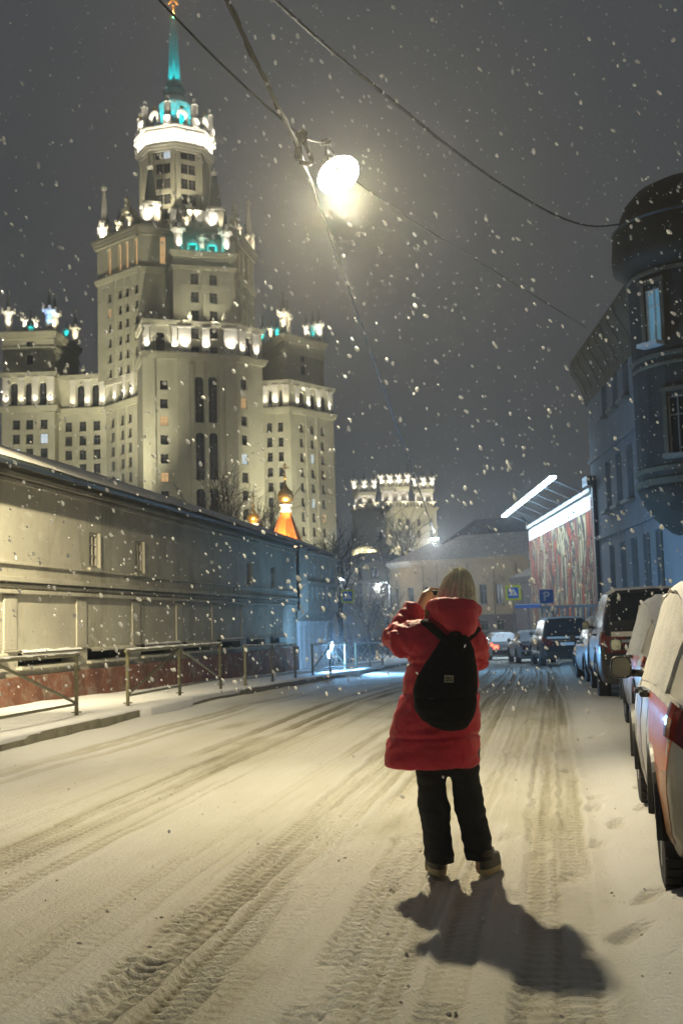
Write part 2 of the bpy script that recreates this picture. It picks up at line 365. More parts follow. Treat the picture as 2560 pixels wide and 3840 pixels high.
def build_road():
    xs = np.concatenate([np.arange(-6.42, -4.6, 0.035), np.arange(-4.6, 0.5, 0.019), np.arange(0.5, 0.9, 0.03), np.arange(0.9, 3.0, 0.06), [3.0]])
    ys = [2.2]
    while ys[-1] < 110: ys.append(ys[-1] + max(0.013, 0.0034*ys[-1]) if ys[-1] < 18 else ys[-1]*1.008)
    ys = np.array(ys); X, Y = np.meshgrid(xs, ys)
    bend = np.where(Y > 30, -0.0016*(Y-30)**2, 0.0)        # ruts swing left with the street far ahead
    U = X - np.clip(bend, -6, 0)*np.clip((X+6.4)/6, 0, 1)
    wob = lambda k, a=0.10: a*(vnoise(Y*0.11+k*3.1, Y*0+k, 40+k)-0.5)*2
    packed = np.zeros_like(X); H = np.zeros_like(X)
    # (centre x, tread width, depth, strength, drift across with y)
    tracks = [(-5.62,.15,.012,.6,.008), (-5.4,.15,.012,.55,.004), (-5.15,.14,.010,.5,.002), (-3.86,.16,.026,.9,-.004), (-3.64,.17,.03,.95,.003), (-3.42,.16,.024,.85,.006), (-3.22,.15,.018,.7,-.004), (-2.98,.16,.014,.6,.008),
              (-2.2,.10,.012,.6,.012), (-2.06,.09,.012,.55,.012), (-1.88,.17,.026,.85,-.003), (-1.66,.16,.024,.8,.009), (-1.45,.17,.022,.8,-.012), (-1.22,.16,.02,.75,.012), (-1.02,.15,.018,.65,-.006), (-.82,.16,.014,.6,-.010),
              (-.62,.13,.012,.45,.01), (-.36,.15,.014,.5,.005), (-.10,.17,.022,.75,.010), (.08,.16,.02,.7,-.004)]
    for k, (c, w, dep, st, dr) in enumerate(tracks):
        cx = c + wob(k) + dr*(Y-8)
        q = (U-cx+0.035*(vnoise(X*2+k, Y*3.2, 200+k)-.5))/(w/2)
        m = np.clip(1.25-np.abs(q), 0, 0.35)/0.35
        fade = np.clip(0.25+1.5*vnoise(Y*0.35+k, Y*0+k*7.7, 90+k), 0, 1)*np.where(Y < 14, 1, np.clip(1-(Y-14)/60, .35, 1))
        lug = 0.5+0.5*np.sin((Y*(1+0.02*(k%3)) + np.abs(q)*0.028*(1 if k % 2 else -1) + 0.012*vnoise(X*9, Y*4, k))*2*math.pi/(0.072+0.010*(k % 4)))
        rib = 0.5+0.5*np.cos(q*math.pi*2.6)
        near = np.clip((17-Y)/6, 0, 1)
        H -= m*fade*dep*(0.45+near*1.25*lug*(0.5+0.5*rib)*(vnoise(X*3, Y*2.2, 60+k) > 0.30))
        lip = np.exp(-((np.abs(q)-1.35)/0.22)**2); H += lip*0.007*fade
        packed = np.maximum(packed, m*fade*st*(1-near*.5+.5*near*lug*(.4+.6*rib)))
    lane = np.clip(np.minimum((X+5.2)/0.7, (0.35-X)/0.35), 0, 1)
    H += lane*0.012*(fbm(X*4.5, Y*2.0, 4, 5)-0.5) + (1-lane)*0.05*(fbm(X*1.1, Y*0.7, 4, 9)-0.5)
    streak = .6*vnoise(U*20+.5*vnoise(X, Y*.6, 7), Y*.30, 301)+.4*vnoise(U*47, Y*.55, 302); H -= .011*(streak-.5)*lane
    packed = np.clip(packed+lane*(streak-.48)*.85, 0, 1)
    fine = .5+.5*np.sin(U*2*math.pi/.047+2*vnoise(X*.7, Y*.4, 303)); H -= .004*fine*lane*np.clip(packed*1.5, 0, 1)
    crumbs = np.clip(vnoise(X*13, Y*11, 21)-0.80, 0, 1)*5*np.clip(vnoise(X*0.9, Y*0.7, 22)-0.35, 0, 1)
    H += crumbs*0.018*lane; packed = np.maximum(packed, np.clip(crumbs, 0, 1)*0.55*lane)
    packed = np.maximum(packed, lane*(.16+.30*fbm(X*1.1, Y*.35, 3, 35)))
    packed = np.maximum(packed, lane*np.clip(fbm(X*2.2, Y*0.5, 4, 31)-0.35, 0, 1)*1.5)
    packed *= np.clip((X+6.3)/0.4, 0, 1)
    # smooth powder on the right, with drifts against the wheels and a few footprints
    right = np.clip((X-0.25)/0.35, 0, 1); H += right*(0.045+0.05*fbm(X*0.8, Y*0.5, 3, 77))
    packed *= 1-right*0.9
    far = np.clip((Y-19)/6, 0, 1); packed = np.maximum(packed, far*(0.30+0.55*(fbm(U*1.3, Y*0.25, 4, 33)-0.35)))
    left = np.clip((-5.7-X)/0.5, 0, 1); H += left*0.05*(0.5+fbm(X*1.5, Y*0.8, 3, 81))
    for (fx, fy, a, ln, dp) in [(.10,10.9,.3,.22,.05), (.16,10.2,-.2,.2,.035), (.28,9.2,.5,.15,.02), (.58,8.4,.1,.2,.03), (.66,9.4,.4,.2,.03), (.52,4.05,1.15,.42,.05), (.62,3.95,1.2,.25,.03), (.0,3.62,.7,.18,.06), (.12,12.5,.4,.2,.04), (.45,13.6,.2,.2,.04), (-4.6,12.2,1.1,.2,.03), (-4.3,12.5,1.0,.2,.03), (-.92,6.1,.2,.27,.03), (-.70,5.85,.1,.27,.03), (-.25,6.0,-.3,.27,.03), (.05,6.5,.2,.27,.03), (-.12,7.1,.1,.27,.025), (-.33,7.6,.15,.27,.025), (.28,5.3,.5,.27,.04), (.42,5.9,.4,.27,.035), (.22,7.4,.1,.27,.035), (.38,8.0,.05,.27,.04), (.25,8.7,.1,.27,.035)]:
        dx = X-fx; dy = Y-fy; u = dx*math.sin(a)+dy*math.cos(a); v = dx*math.cos(a)-dy*math.sin(a)
        g = np.exp(-(u/(ln/2))**4-(v/0.055)**4); H -= dp*g; packed = np.maximum(packed, g*0.25)
    Z = terrain(Y)+H
    me = bpy.data.meshes.new('road'); nr, nc = X.shape; idx = np.arange(nr*nc).reshape(nr, nc)
    fs = np.stack([idx[:-1,:-1], idx[:-1,1:], idx[1:,1:], idx[1:,:-1]], -1).reshape(-1, 4)
    nf = len(fs); me.vertices.add(nr*nc); me.vertices.foreach_set('co', np.stack([X, Y, Z], -1).astype(np.float32).ravel())
    me.loops.add(nf*4); me.loops.foreach_set('vertex_index', fs.astype(np.int32).ravel())
    me.polygons.add(nf); me.polygons.foreach_set('loop_start', np.arange(0, nf*4, 4, dtype=np.int32)); me.polygons.foreach_set('use_smooth', np.ones(nf, bool))
    me.update(calc_edges=True); me.validate()
    global ROADH; ROADH = (xs, ys, Z)
    at_ = me.attributes.new('packed', 'FLOAT', 'POINT'); at_.data.foreach_set('value', np.clip(packed, 0, 1).astype(np.float32).ravel())
    me.materials.append(MATS['road_snow'])
    return tag(obj('road', me), kind='structure')
build_road()
ysf = list(np.arange(6, 50, 0.25)) + list(range(50, 100, 4))
pave = strip('pavement', list(np.arange(-9.55, -6.47, 0.11)) + [-6.47], ysf, 0.135, 'snow', znoise=0.07, seed=12)
strip('pavement', [2.95, 4.5, 7.5], list(range(2, 110, 4)), 0.13, 'snow', znoise=0.05, seed=15)
# kerb stones along the left pavement, snow lying over parts of them
kerb = tag(bpy.data.objects.new('kerb', None), kind='structure'); COL.objects.link(kerb)
kme = []
for v in range(3):
    mb = MB(); mb.box(-0.075, 0.075, -0.493, 0.493, -0.16, 0.150+0.006*v); kme.append(mb.mesh('kerb_stone', 'kerb_stone'))
for i in range(44):
    y = 7.0+i; o = obj('kerb_stone', kme[i % 3], kerb, (-6.42+random.uniform(-.008,.008), y, gz(y)+random.uniform(-.006,.006)))
    o.rotation_euler.x = -0.018 if y > 20 else 0
    if i < 34 and random.random() < 0.8:
        pass
mb = MB()        # snow caps drooping over the kerb
P = []
for y in np.arange(6.5, 52, 0.12):
    h = float(fbm(np.array(y*0.5), np.array(0.3), 4, 8)); k = float(vnoise(np.array(y*0.33), np.array(2.2), 5))
    over = -6.36 + 0.10*(h-0.35) + (0.12 if k > 0.72 else 0.0)
    z = gz(y); zz = 0.172+0.03*h
    drop = 0.05+0.10*max(0, k-0.42)*2 if k < 0.72 else 0.165
    P.append([(-6.62, y, z+zz+0.006), (-6.5, y, z+zz+0.01), (over-0.02, y, z+zz), (over, y, z+zz-0.03), (over-0.004, y, z+0.165-drop)])
mb.grid(P); tag(mb.build('snow_bank', 'snow', smooth=True), 'snow heaped along the edge of the left pavement', 'snow', kind='stuff')

# loose clods of snow and grit thrown up beside the ruts
def clods(N=1500):
    rs = np.random.RandomState(5); xs, ys, Z = ROADH
    y = 2.6+13*rs.rand(N)**1.5; x = np.where(rs.rand(N) < .8, rs.uniform(-4.4, .35, N), rs.uniform(-6.2, .9, N))
    keep = vnoise(x*1.6, y*.55, 91) > .42; x, y = x[keep], y[keep]; n = len(x)
    z = Z[np.clip(np.searchsorted(ys, y), 0, len(ys)-1), np.clip(np.searchsorted(xs, x), 0, len(xs)-1)]
    r = .003+.010*rs.rand(n)**5; P = np.stack([x, y, z], 1)
    base = np.array([(1,0,-.2),(0,1,-.2),(-1,0,-.2),(0,-1,-.2),(.5,.4,.6),(-.5,.3,.7),(0,-.5,.55)]); F0 = np.array([(0,1,4),(1,5,4),(1,2,5),(2,6,5),(2,3,6),(3,0,6),(0,4,6),(4,5,6)])
    a = rs.rand(n)*6.28; c, s_ = np.cos(a), np.sin(a); B = base[None]*r[:,None,None]*(1+.5*rs.rand(n,7,1)); V = np.stack([B[...,0]*c[:,None]-B[...,1]*s_[:,None], B[...,0]*s_[:,None]+B[...,1]*c[:,None], B[...,2]], -1)+P[:,None]
    F = (F0[None]+7*np.arange(n)[:,None,None]).reshape(-1,3); me = bpy.data.meshes.new('snow_clods'); me.from_pydata(V.reshape(-1,3).tolist(), [], F.tolist()); me.materials.append(MATS['clod'])
    tag(obj('snow_clods', me), 'loose clods of dirty snow strewn over the wheel tracks', 'snow clods', kind='stuff')
mat('clod', (0.52, 0.48, 0.38), 0.9, 0.4, 9, col2=(0.76, 0.74, 0.68))
clods()

# ================================================================== LONG WHITE WALL BUILDING (left)
def build_wall():
    t = thing('walled_building', 'long low white plastered building with dark metal roof behind the railings', 'building', (-9.4, 12, 0.1), world=True)
    X0 = -9.4; Y0, Y1 = 7.0, 42.0; L = Y1-Y0
    f = Face((X0, Y0), (X0, Y1)); ops = []; wins = []
    bay = 3.12; n = int(L/bay)
    slits = [22.65, 25.35, 35.2, 38.4]
    for y in slits: ops.append((y-Y0-0.24, y-Y0+0.24, 2.72, 3.46)); wins.append(y-Y0)
    for i in range(n):
        c = 0.9+i*bay
        ops.append((c-1.22, c+1.22, 0.80, 1.04))               # cellar niches
    mb = MB(); f.panel(mb, 0, L, -1.0, 4.42, ops, rev=0.26)
    f.box(mb, 0, L, -5.0, -0.45, -1.0, 4.38)
    wall = mb.build('wall', 'plaster', t)
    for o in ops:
        mb = MB(); f.box(mb, o[0], o[1], -0.44, -0.261, o[2], o[3]); mb.build('niche_back', 'niche_shade', t)  # shade of the recesses put into a dark backing colour
    # raised pilasters, framed panels and string courses
    for i in range(n):
        c = 0.9+i*bay
        m2 = MB(); f.box(m2, c+1.31, c+1.81, 0.002, 0.035, 1.10, 2.06); f.box(m2, c+1.26, c+1.86, 0.002, 0.05, 1.06, 1.098); m2.build('pilaster', 'plaster', t, bevel=0.012)
        m2 = MB(); m2.grid([[f.P(a, 0.004, 1.062), f.P(a, 0.10, 1.055), f.P(a, 0.13, 1.02), f.P(a, 0.13, 0.985)] for a in (c-1.3, c+1.3)])
        f.box(m2, c-1.3, c+1.3, 0.003, 0.12, 0.74, 0.79)
        m2.build('niche_ledge', 'plaster', t)
        m2 = MB(); P = [[f.P(a, 0.0, 1.075+0.01*math.sin(a*5)), f.P(a, 0.10, 1.085+0.015*math.sin(a*7+i)), f.P(a, 0.15, 1.05)] for a in np.linspace(c-1.3, c+1.3, 14)]
        if i % 2 == 0: m2.grid(P); m2.build('ledge_snow', 'snow', t, smooth=True)
    for (z, h, d) in ((2.10, .07, .09), (2.21, .06, .06), (2.31, .09, .12), (2.62, .05, .05), (4.08, .08, .06), (4.19, .09, .11)):
        m2 = MB(); f.box(m2, -0.1, L, 0.002, d, z, z+h); m2.build('string_course', 'plaster', t, bevel=0.008)
    for k, y in enumerate(wins):
        m2 = MB(); f.box(m2, y-0.34, y+0.34, 0.002, 0.07, 2.64, 2.715); f.box(m2, y+0.245, y+0.30, 0.002, 0.05, 2.72, 3.46); m2.build('window_sill', 'plaster', t)
        window(f, t, y, 3.09, 0.46, 0.72, d=-0.07, sill=False, bars=2)
    m2 = MB()
    for a0 in np.arange(0, L-0.01, 5.0): f.box(m2, a0, a0+4.985, 0.003, 0.09, -1.0, 0.62)
    m2.mi = 0; m2.build('plinth', 'plinth', t, bevel=0.015)
    # roof: dark sheets sloping back, individually lapped, with snow
    for i in range(int(L/1.25)+6):
        a0 = i*1.25-0.3; j = random.uniform(-.015, .015); m2 = MB()
        if a0 > L+5: break
        p = [(0.52+j, 4.29), (-2.6, 5.55)]
        m2.hexa([f.P(a0,p[0][0],p[0][1]), f.P(a0+1.24,p[0][0],p[0][1]+j), f.P(a0+1.24,p[1][0],p[1][1]), f.P(a0,p[1][0],p[1][1]),
                 f.P(a0,p[0][0],p[0][1]+0.06), f.P(a0+1.24,p[0][0],p[0][1]+0.06+j), f.P(a0+1.24,p[1][0],p[1][1]+0.06), f.P(a0,p[1][0],p[1][1]+0.06)])
        s = m2.build('roof_sheet', 'roof_metal', t)
    m2 = MB(); P = []
    for a in np.arange(-0.3, L+5.4, 0.1):
        h = float(fbm(np.array(a*0.35), np.array(4.4), 4, 55)); hh = 0.02+0.26*max(0, h-0.34); e = 0.47-1.6*max(0, h-0.52)
        P.append([f.P(a, e+0.02, 4.36+hh*0.2-0.405*(e-0.52)), f.P(a, e-0.02, 4.36-0.405*(e-0.52)+hh), f.P(a, e-0.6, 4.36-0.405*(e-1.1)+hh+0.02), f.P(a, -2.6, 5.62+hh*0.6)])
    m2.grid(P); m2.build('roof_snow', 'snow_dusty', t, smooth=True)
    m2 = MB(); m2.tube([f.P(a, 0.55, 4.29) for a in np.linspace(-0.3, L+5.1, 30)], 0.06, 6); m2.build('gutter', 'roof_metal', t)
    # pavilion at the far end: corbelled upper storey over white columns
    g = Face((X0+0.05, Y1), (X0+0.05, Y1+6.2)); m2 = MB()
    ops = [(0.6+0.95*k, 1.0+0.95*k, 2.35, 2.85) for k in range(6)] + [(1.0+1.9*k, 1.5+1.9*k, 3.1, 3.75) for k in range(3)]
    g.panel(m2, 0, 6.2, 1.95, 4.36, ops, d=0.42, rev=0.3); g.box(m2, 0, 6.2, -4, 0.11, 1.95, 4.33); g.box(m2, 0, 6.2, -4, -0.3, -1.2, 1.94)
    m2.add([g.P(0,0.42,1.95), g.P(0,0.0,1.55), g.P(6.2,0.0,1.55), g.P(6.2,0.42,1.95)], [(0,1,2,3)])
    m2.add([g.P(0,0.42,1.95), g.P(0,0.42,4.36), g.P(0,0,4.36), g.P(0,0,1.55)], [(0,1,2,3)])
    m2.build('pavilion_wall', 'plaster', t)
    for k in range(7):
        m2 = MB(); p = g.P(0.4+0.9*k, -0.1, 0); m2.lathe([(.16,-1.2),(.16,.05),(.13,.1),(.12,1.3),(.17,1.4),(.17,1.56)], p, 10); m2.build('column', 'white_paint', t)
    for o in ops: window(g, t, (o[0]+o[1])/2, (o[2]+o[3])/2, o[1]-o[0], o[3]-o[2], d=0.2, sill=False)
    for z, d in ((2.95, .52), (4.08, .56)):
        m2 = MB(); g.box(m2, -0.05, 6.25, 0.425, d, z, z+0.09); m2.build('string_course', 'plaster', t)
    # little canopy at its end wall
    m2 = MB(); m2.hexa([g.P(6.2,.1,2.2), g.P(7.1,.1,1.95), g.P(7.1,-1.7,1.95), g.P(6.2,-1.7,2.2), g.P(6.2,.1,2.28), g.P(7.1,.1,2.03), g.P(7.1,-1.7,2.03), g.P(6.2,-1.7,2.28)]); m2.build('canopy', 'roof_metal', t)
    for a in (6.4, 6.95):
        m2 = MB(); m2.tube([g.P(a,.0,-1.2), g.P(a,.0,2.0)], .05, 8); m2.build('canopy_post', 'steel', t)
build_wall()

# ================================================================== RAILINGS
def build_railing(first=[None]):
    root = thing('railing', '', 'railing', group='railings along the left pavement')
    for y in (0, 2.65, 5.3):
        m = MB(); m.tube([(0,y,-0.05),(0,y,0.93)], 0.032, 8); m.box(-.06,.06,y-.06,y+.06,0.03,.045); m.build('post', 'rail_paint', root, smooth=False)
    m = MB(); m.tube([(0,-0.08,0.90),(0,2.65,0.905),(0,5.38,0.90)], 0.030, 8); m.build('handrail', 'rail_paint', root)
    m = MB(); m.tube([(0,0,0.16),(0,2.65,0.165),(0,5.3,0.16)], 0.022, 6); m.build('bottom_rail', 'rail_paint', root)
    m = MB(); m.tube([(0,0.03,0.18),(0,2.62,0.87)], 0.022, 6); m.build('brace', 'rail_paint', root)
    m = MB(); m.tube([(0,2.68,0.87),(0,5.27,0.18)], 0.022, 6); m.build('brace', 'rail_paint', root)
    m = MB(); P = []
    for y in np.linspace(-0.08, 5.38, 50):
        w = 0.02+0.008*math.sin(y*9); h = 0.93+0.008+0.010*float(vnoise(np.array(y*4), np.array(1.), 3)); P.append([(-w,y,0.915),(-w*.6,y,h),(w*.6,y,h),(w,y,0.915)])
    m.grid(P); m.build('snow_cap', 'snow', root, smooth=True)
    return root
def copy_tree(o, parent=None):
    c = o.copy(); COL.objects.link(c); c.parent = parent
    for ch in list(o.children): copy_tree(ch, c)
    return c
rail = build_railing()
rl = ['nearest railing section, cut off by the left edge of the picture', 'railing section second from the left edge, with inverted V braces and snow on its handrail',
      'railing section third from the left edge, in front of the dark stretch of wall', 'railing section fourth from the left edge, standing before the blue-lit columns', 'farthest railing section, beside the bright blue floodlight']
for i, y in enumerate((11.05, 18.25, 25.6, 33.0, 40.4)):
    o = rail if i == 0 else copy_tree(rail)
    o.location = (-7.02+0.03*i, y, gz(y)+0.15); o.rotation_euler = (-0.018 if y > 19 else 0, 0, rad((0.6, -0.5, 0.2, -0.3, -2.0)[i])); o['label'] = rl[i]

# ================================================================== SKYSCRAPER (main tower with wings)
WARM = (1.0, 0.86, 0.60); WHITE = (1.0, 0.93, 0.80); TEAL = (0.0, 0.66, 0.70); BLUE = (0.15, 0.4, 1.0)
def uplight(parent, loc, power, col=WARM, target=None, cone=95, size=0.12):
    l = Vector(loc); m = MB(); m.box(l.x-.22, l.x+.22, l.y-.18, l.y+.18, l.z-.36, l.z-.14)
    m.build('floodlight', 'black_plastic', parent)
    lamp('floodlight_beam', 'SPOT', l, power, col, parent, size, target or (l.x, l.y, l.z+10), cone, 0.8)
def cornice(parent, f, a0, a1, z, h=1.6, proj=1.0, depth=3.0, m='stone_pale', n=3):
    mb = MB()
    for k in range(n):
        p = proj*(0.35+0.65*(k+1)/n) if n > 1 else proj
        f.box(mb, a0-p*0.9, a1+p*0.9, -depth, p+0.003*k, z+h*k/n, z+h*(k+1)/n-0.004)
    mb.build('cornice', m, parent)
def pinnacle(parent, p, s=1.0, kind='flower', m='stone_crown', top=True, wk=1.0, om=None):
    """pedestal shaft, flared petal cap, obelisk and ball"""
    p = Vector(p); mb = MB(); w = 1.0*s*wk
    sq = lambda r: [(p.x+r*math.cos(a+YAW+0.3), p.y+r*math.sin(a+YAW+0.3)) for a in (math.pi/4*k for k in (1, 3, 5, 7))]
    oc = lambda r: [(p.x+r*math.cos(a), p.y+r*math.sin(a)) for a in (math.pi/4*k for k in range(8))]
    z = p.z
    if kind == 'flower':
        mb.prism(oc(1.15*w), z, z+0.5*s); mb.prism(oc(0.95*w), z+0.5*s, z+3.6*s, oc(0.85*w)); mb.prism(oc(0.9*w), z+3.6*s, z+4.6*s, oc(1.35*w))
        for k in range(4):
            a = math.pi/2*k+YAW+0.35; q = Vector((p.x+1.2*w*math.cos(a), p.y+1.2*w*math.sin(a), 0)); mb.prism([(q.x-.3*w,q.y-.3*w),(q.x+.3*w,q.y-.3*w),(q.x+.3*w,q.y+.3*w),(q.x-.3*w,q.y+.3*w)], z+4.2*s, z+5.4*s)
        zt = z+4.6*s; o = mb.build('pinnacle', m, parent)
        if top:
            m2 = MB(); m2.prism(oc(0.75*w), zt, zt+4.2*s, oc(0.14*w)); m2.lathe([(.12*w,0),(.4*w,.3*s),(.4*w,.6*s),(.1*w,.9*s)], (p.x,p.y,zt+4.1*s), 8); m2.build('pinnacle_spike', 'copper', parent)
    elif kind == 'obelisk':
        mb.prism(sq(1.9*w), z, z+0.7*s); mb.prism(sq(1.6*w), z+0.7*s, z+5.6*s); mb.prism(sq(1.95*w), z+5.6*s, z+6.4*s)
        for k in range(4):
            a = math.pi/2*k+YAW+0.3+math.pi/2; 
            c = Vector((p.x+1.2*w*math.cos(a), p.y+1.2*w*math.sin(a), 0)); mb.prism([(c.x-.35*w,c.y-.35*w),(c.x+.35*w,c.y-.35*w),(c.x+.35*w,c.y+.35*w),(c.x-.35*w,c.y+.35*w)], z+0.9*s, z+4.8*s)
        mb.build('pinnacle', m, parent); m2 = MB(); m2.prism(sq(1.3*w), z+6.41*s, z+15.5*s, sq(0.42*w)); m2.build('obelisk', om or m, parent)
        m2 = MB(); m2.lathe([(.2*s,0),(.75*s,.4*s),(.95*s,1.1*s),(.5*s,1.5*s),(.15*s,2.4*s)], (p.x,p.y,z+15.4*s), 8); m2.build('finial', m, parent)
    elif kind == 'arch':      # horseshoe gable with a star on top
        n = Vector((p.x, p.y, 0)) - Vector(SHC); n.z = 0; n.normalize(); e = Vector((-n.y, n.x, 0))
        pts = []
        for r, fl in ((1.25*w, 0), (0.62*w, 1)):
            arc = [(-r, 0.0)]+[(r*math.cos(math.pi-k*math.pi/10), 2.4*s+r*1.25*math.sin(k*math.pi/10)) for k in range(11)]+[(r, 0.0)]
            pts.append(arc)
        V = []
        for d in (0.35, -0.35):
            for arc in pts: V += [p+e*a+n*d+Vector((0,0,zz)) for a, zz in arc]
        c = 13; F = []
        for k in range(c-1):
            F += [(k, k+1, c+k+1, c+k), (2*c+k+1, 2*c+k, 3*c+k, 3*c+k+1), (k+1, k, 2*c+k, 2*c+k+1), (c+k, c+k+1, 3*c+k+1, 3*c+k)]
        mb.add(V, F); mb.build('gable', m, parent)
        st = MB(); ring = []
        for k in range(10):
            r = 0.8*s if k % 2 == 0 else 0.34*s; a = math.pi/2+k*math.pi/5; ring.append((r*math.cos(a), 5.0*s+r*math.sin(a)))
        V = [p+e*a+n*.12+Vector((0,0,zz)) for a, zz in ring]+[p+e*a-n*.12+Vector((0,0,zz)) for a, zz in ring]
        st.add(V, [tuple(range(10)), tuple(range(19,9,-1))]+[(k,(k+1)%10,(k+1)%10+10,k+10) for k in range(10)]); st.build('star', 'gold', parent)

def lit_pick(p_lit=0.06):
    r = random.random(); return 'glass_cool' if r < p_lit*0.45 else ('glass_warm' if r < p_lit else 'glass_dark')
def facade(parent, f, a0, a1, z0, z1, cols, rows, w, h, name='facade', m='stone_pale', p_lit=0.05, piers=True, rev=0.45):
    """panel with window openings, windows set in them, spandrel sills and slim piers between the columns"""
    ops = [(c-w/2, c+w/2, r-h/2, r+h/2) for c in cols for r in rows if r-h/2 > z0 and r+h/2 < z1]
    mb = MB(); f.panel(mb, a0, a1, z0, z1, ops, rev=rev)
    part = mb.build(name, m, parent)
    for c in cols:
        for r in rows:
            if r-h/2 > z0 and r+h/2 < z1: window(f, part, c, r, w, h, lit_pick(p_lit), d=-rev*0.75)
    if piers and len(cols) > 1:
        mb = MB()
        for i in range(len(cols)-1):
            c = (cols[i]+cols[i+1])/2; wd = min(0.5, (cols[i+1]-cols[i]-w)/2-0.15)
            if wd > 0.1: f.box(mb, c-wd, c+wd, 0.002, 0.28, z0, z1)
        mb.build('pier', m, parent)
    return part
def gallery(parent, f, a0, a1, z0, z1, cols, power=260, w_p=1.5, arches=True, m='stone_pale', skip=()):
    """arcade storey: lit pilasters with arched windows between them"""
    ops = []; 
    for i in range(len(cols)-1):
        c = (cols[i]+cols[i+1])/2; hw = min(1.1, (cols[i+1]-cols[i]-w_p)/2-0.25)
        if hw > 0.35: ops.append((c-hw, c+hw, z0+0.4, z1-1.6, arches))
    mb = MB(); f.panel(mb, a0, a1, z0, z1, ops, rev=0.6); part = mb.build('gallery', m, parent)
    for o in ops: window(f, part, (o[0]+o[1])/2, (o[2]+o[3])/2, o[1]-o[0], o[3]-o[2], 'glass_dark', d=-0.5, bars=2, sill=False)
    for i, c in enumerate(cols):
        mb = MB(); f.box(mb, c-w_p/2, c+w_p/2, 0.003, 0.45, z0, z1-0.6); f.box(mb, c-w_p/2-.18, c+w_p/2+.18, 0.003, 0.62, z1-0.6, z1-0.01); f.box(mb, c-w_p/2-.15, c+w_p/2+.15, 0.003, 0.6, z0, z0+.3); mb.build('pilaster', 'stone_crown', parent)
        if i not in skip:
            k = 2.4 + 4.2*random.random()
            uplight(parent, f.P(c, 1.25, z0+0.45), power*k, random.choice([WARM, WHITE, WHITE]), f.P(c, 0.55, z0+9), 80)
    return part
def rows_from(f, px, ys):
    return [f.sz(px, y)[1] for y in ys]

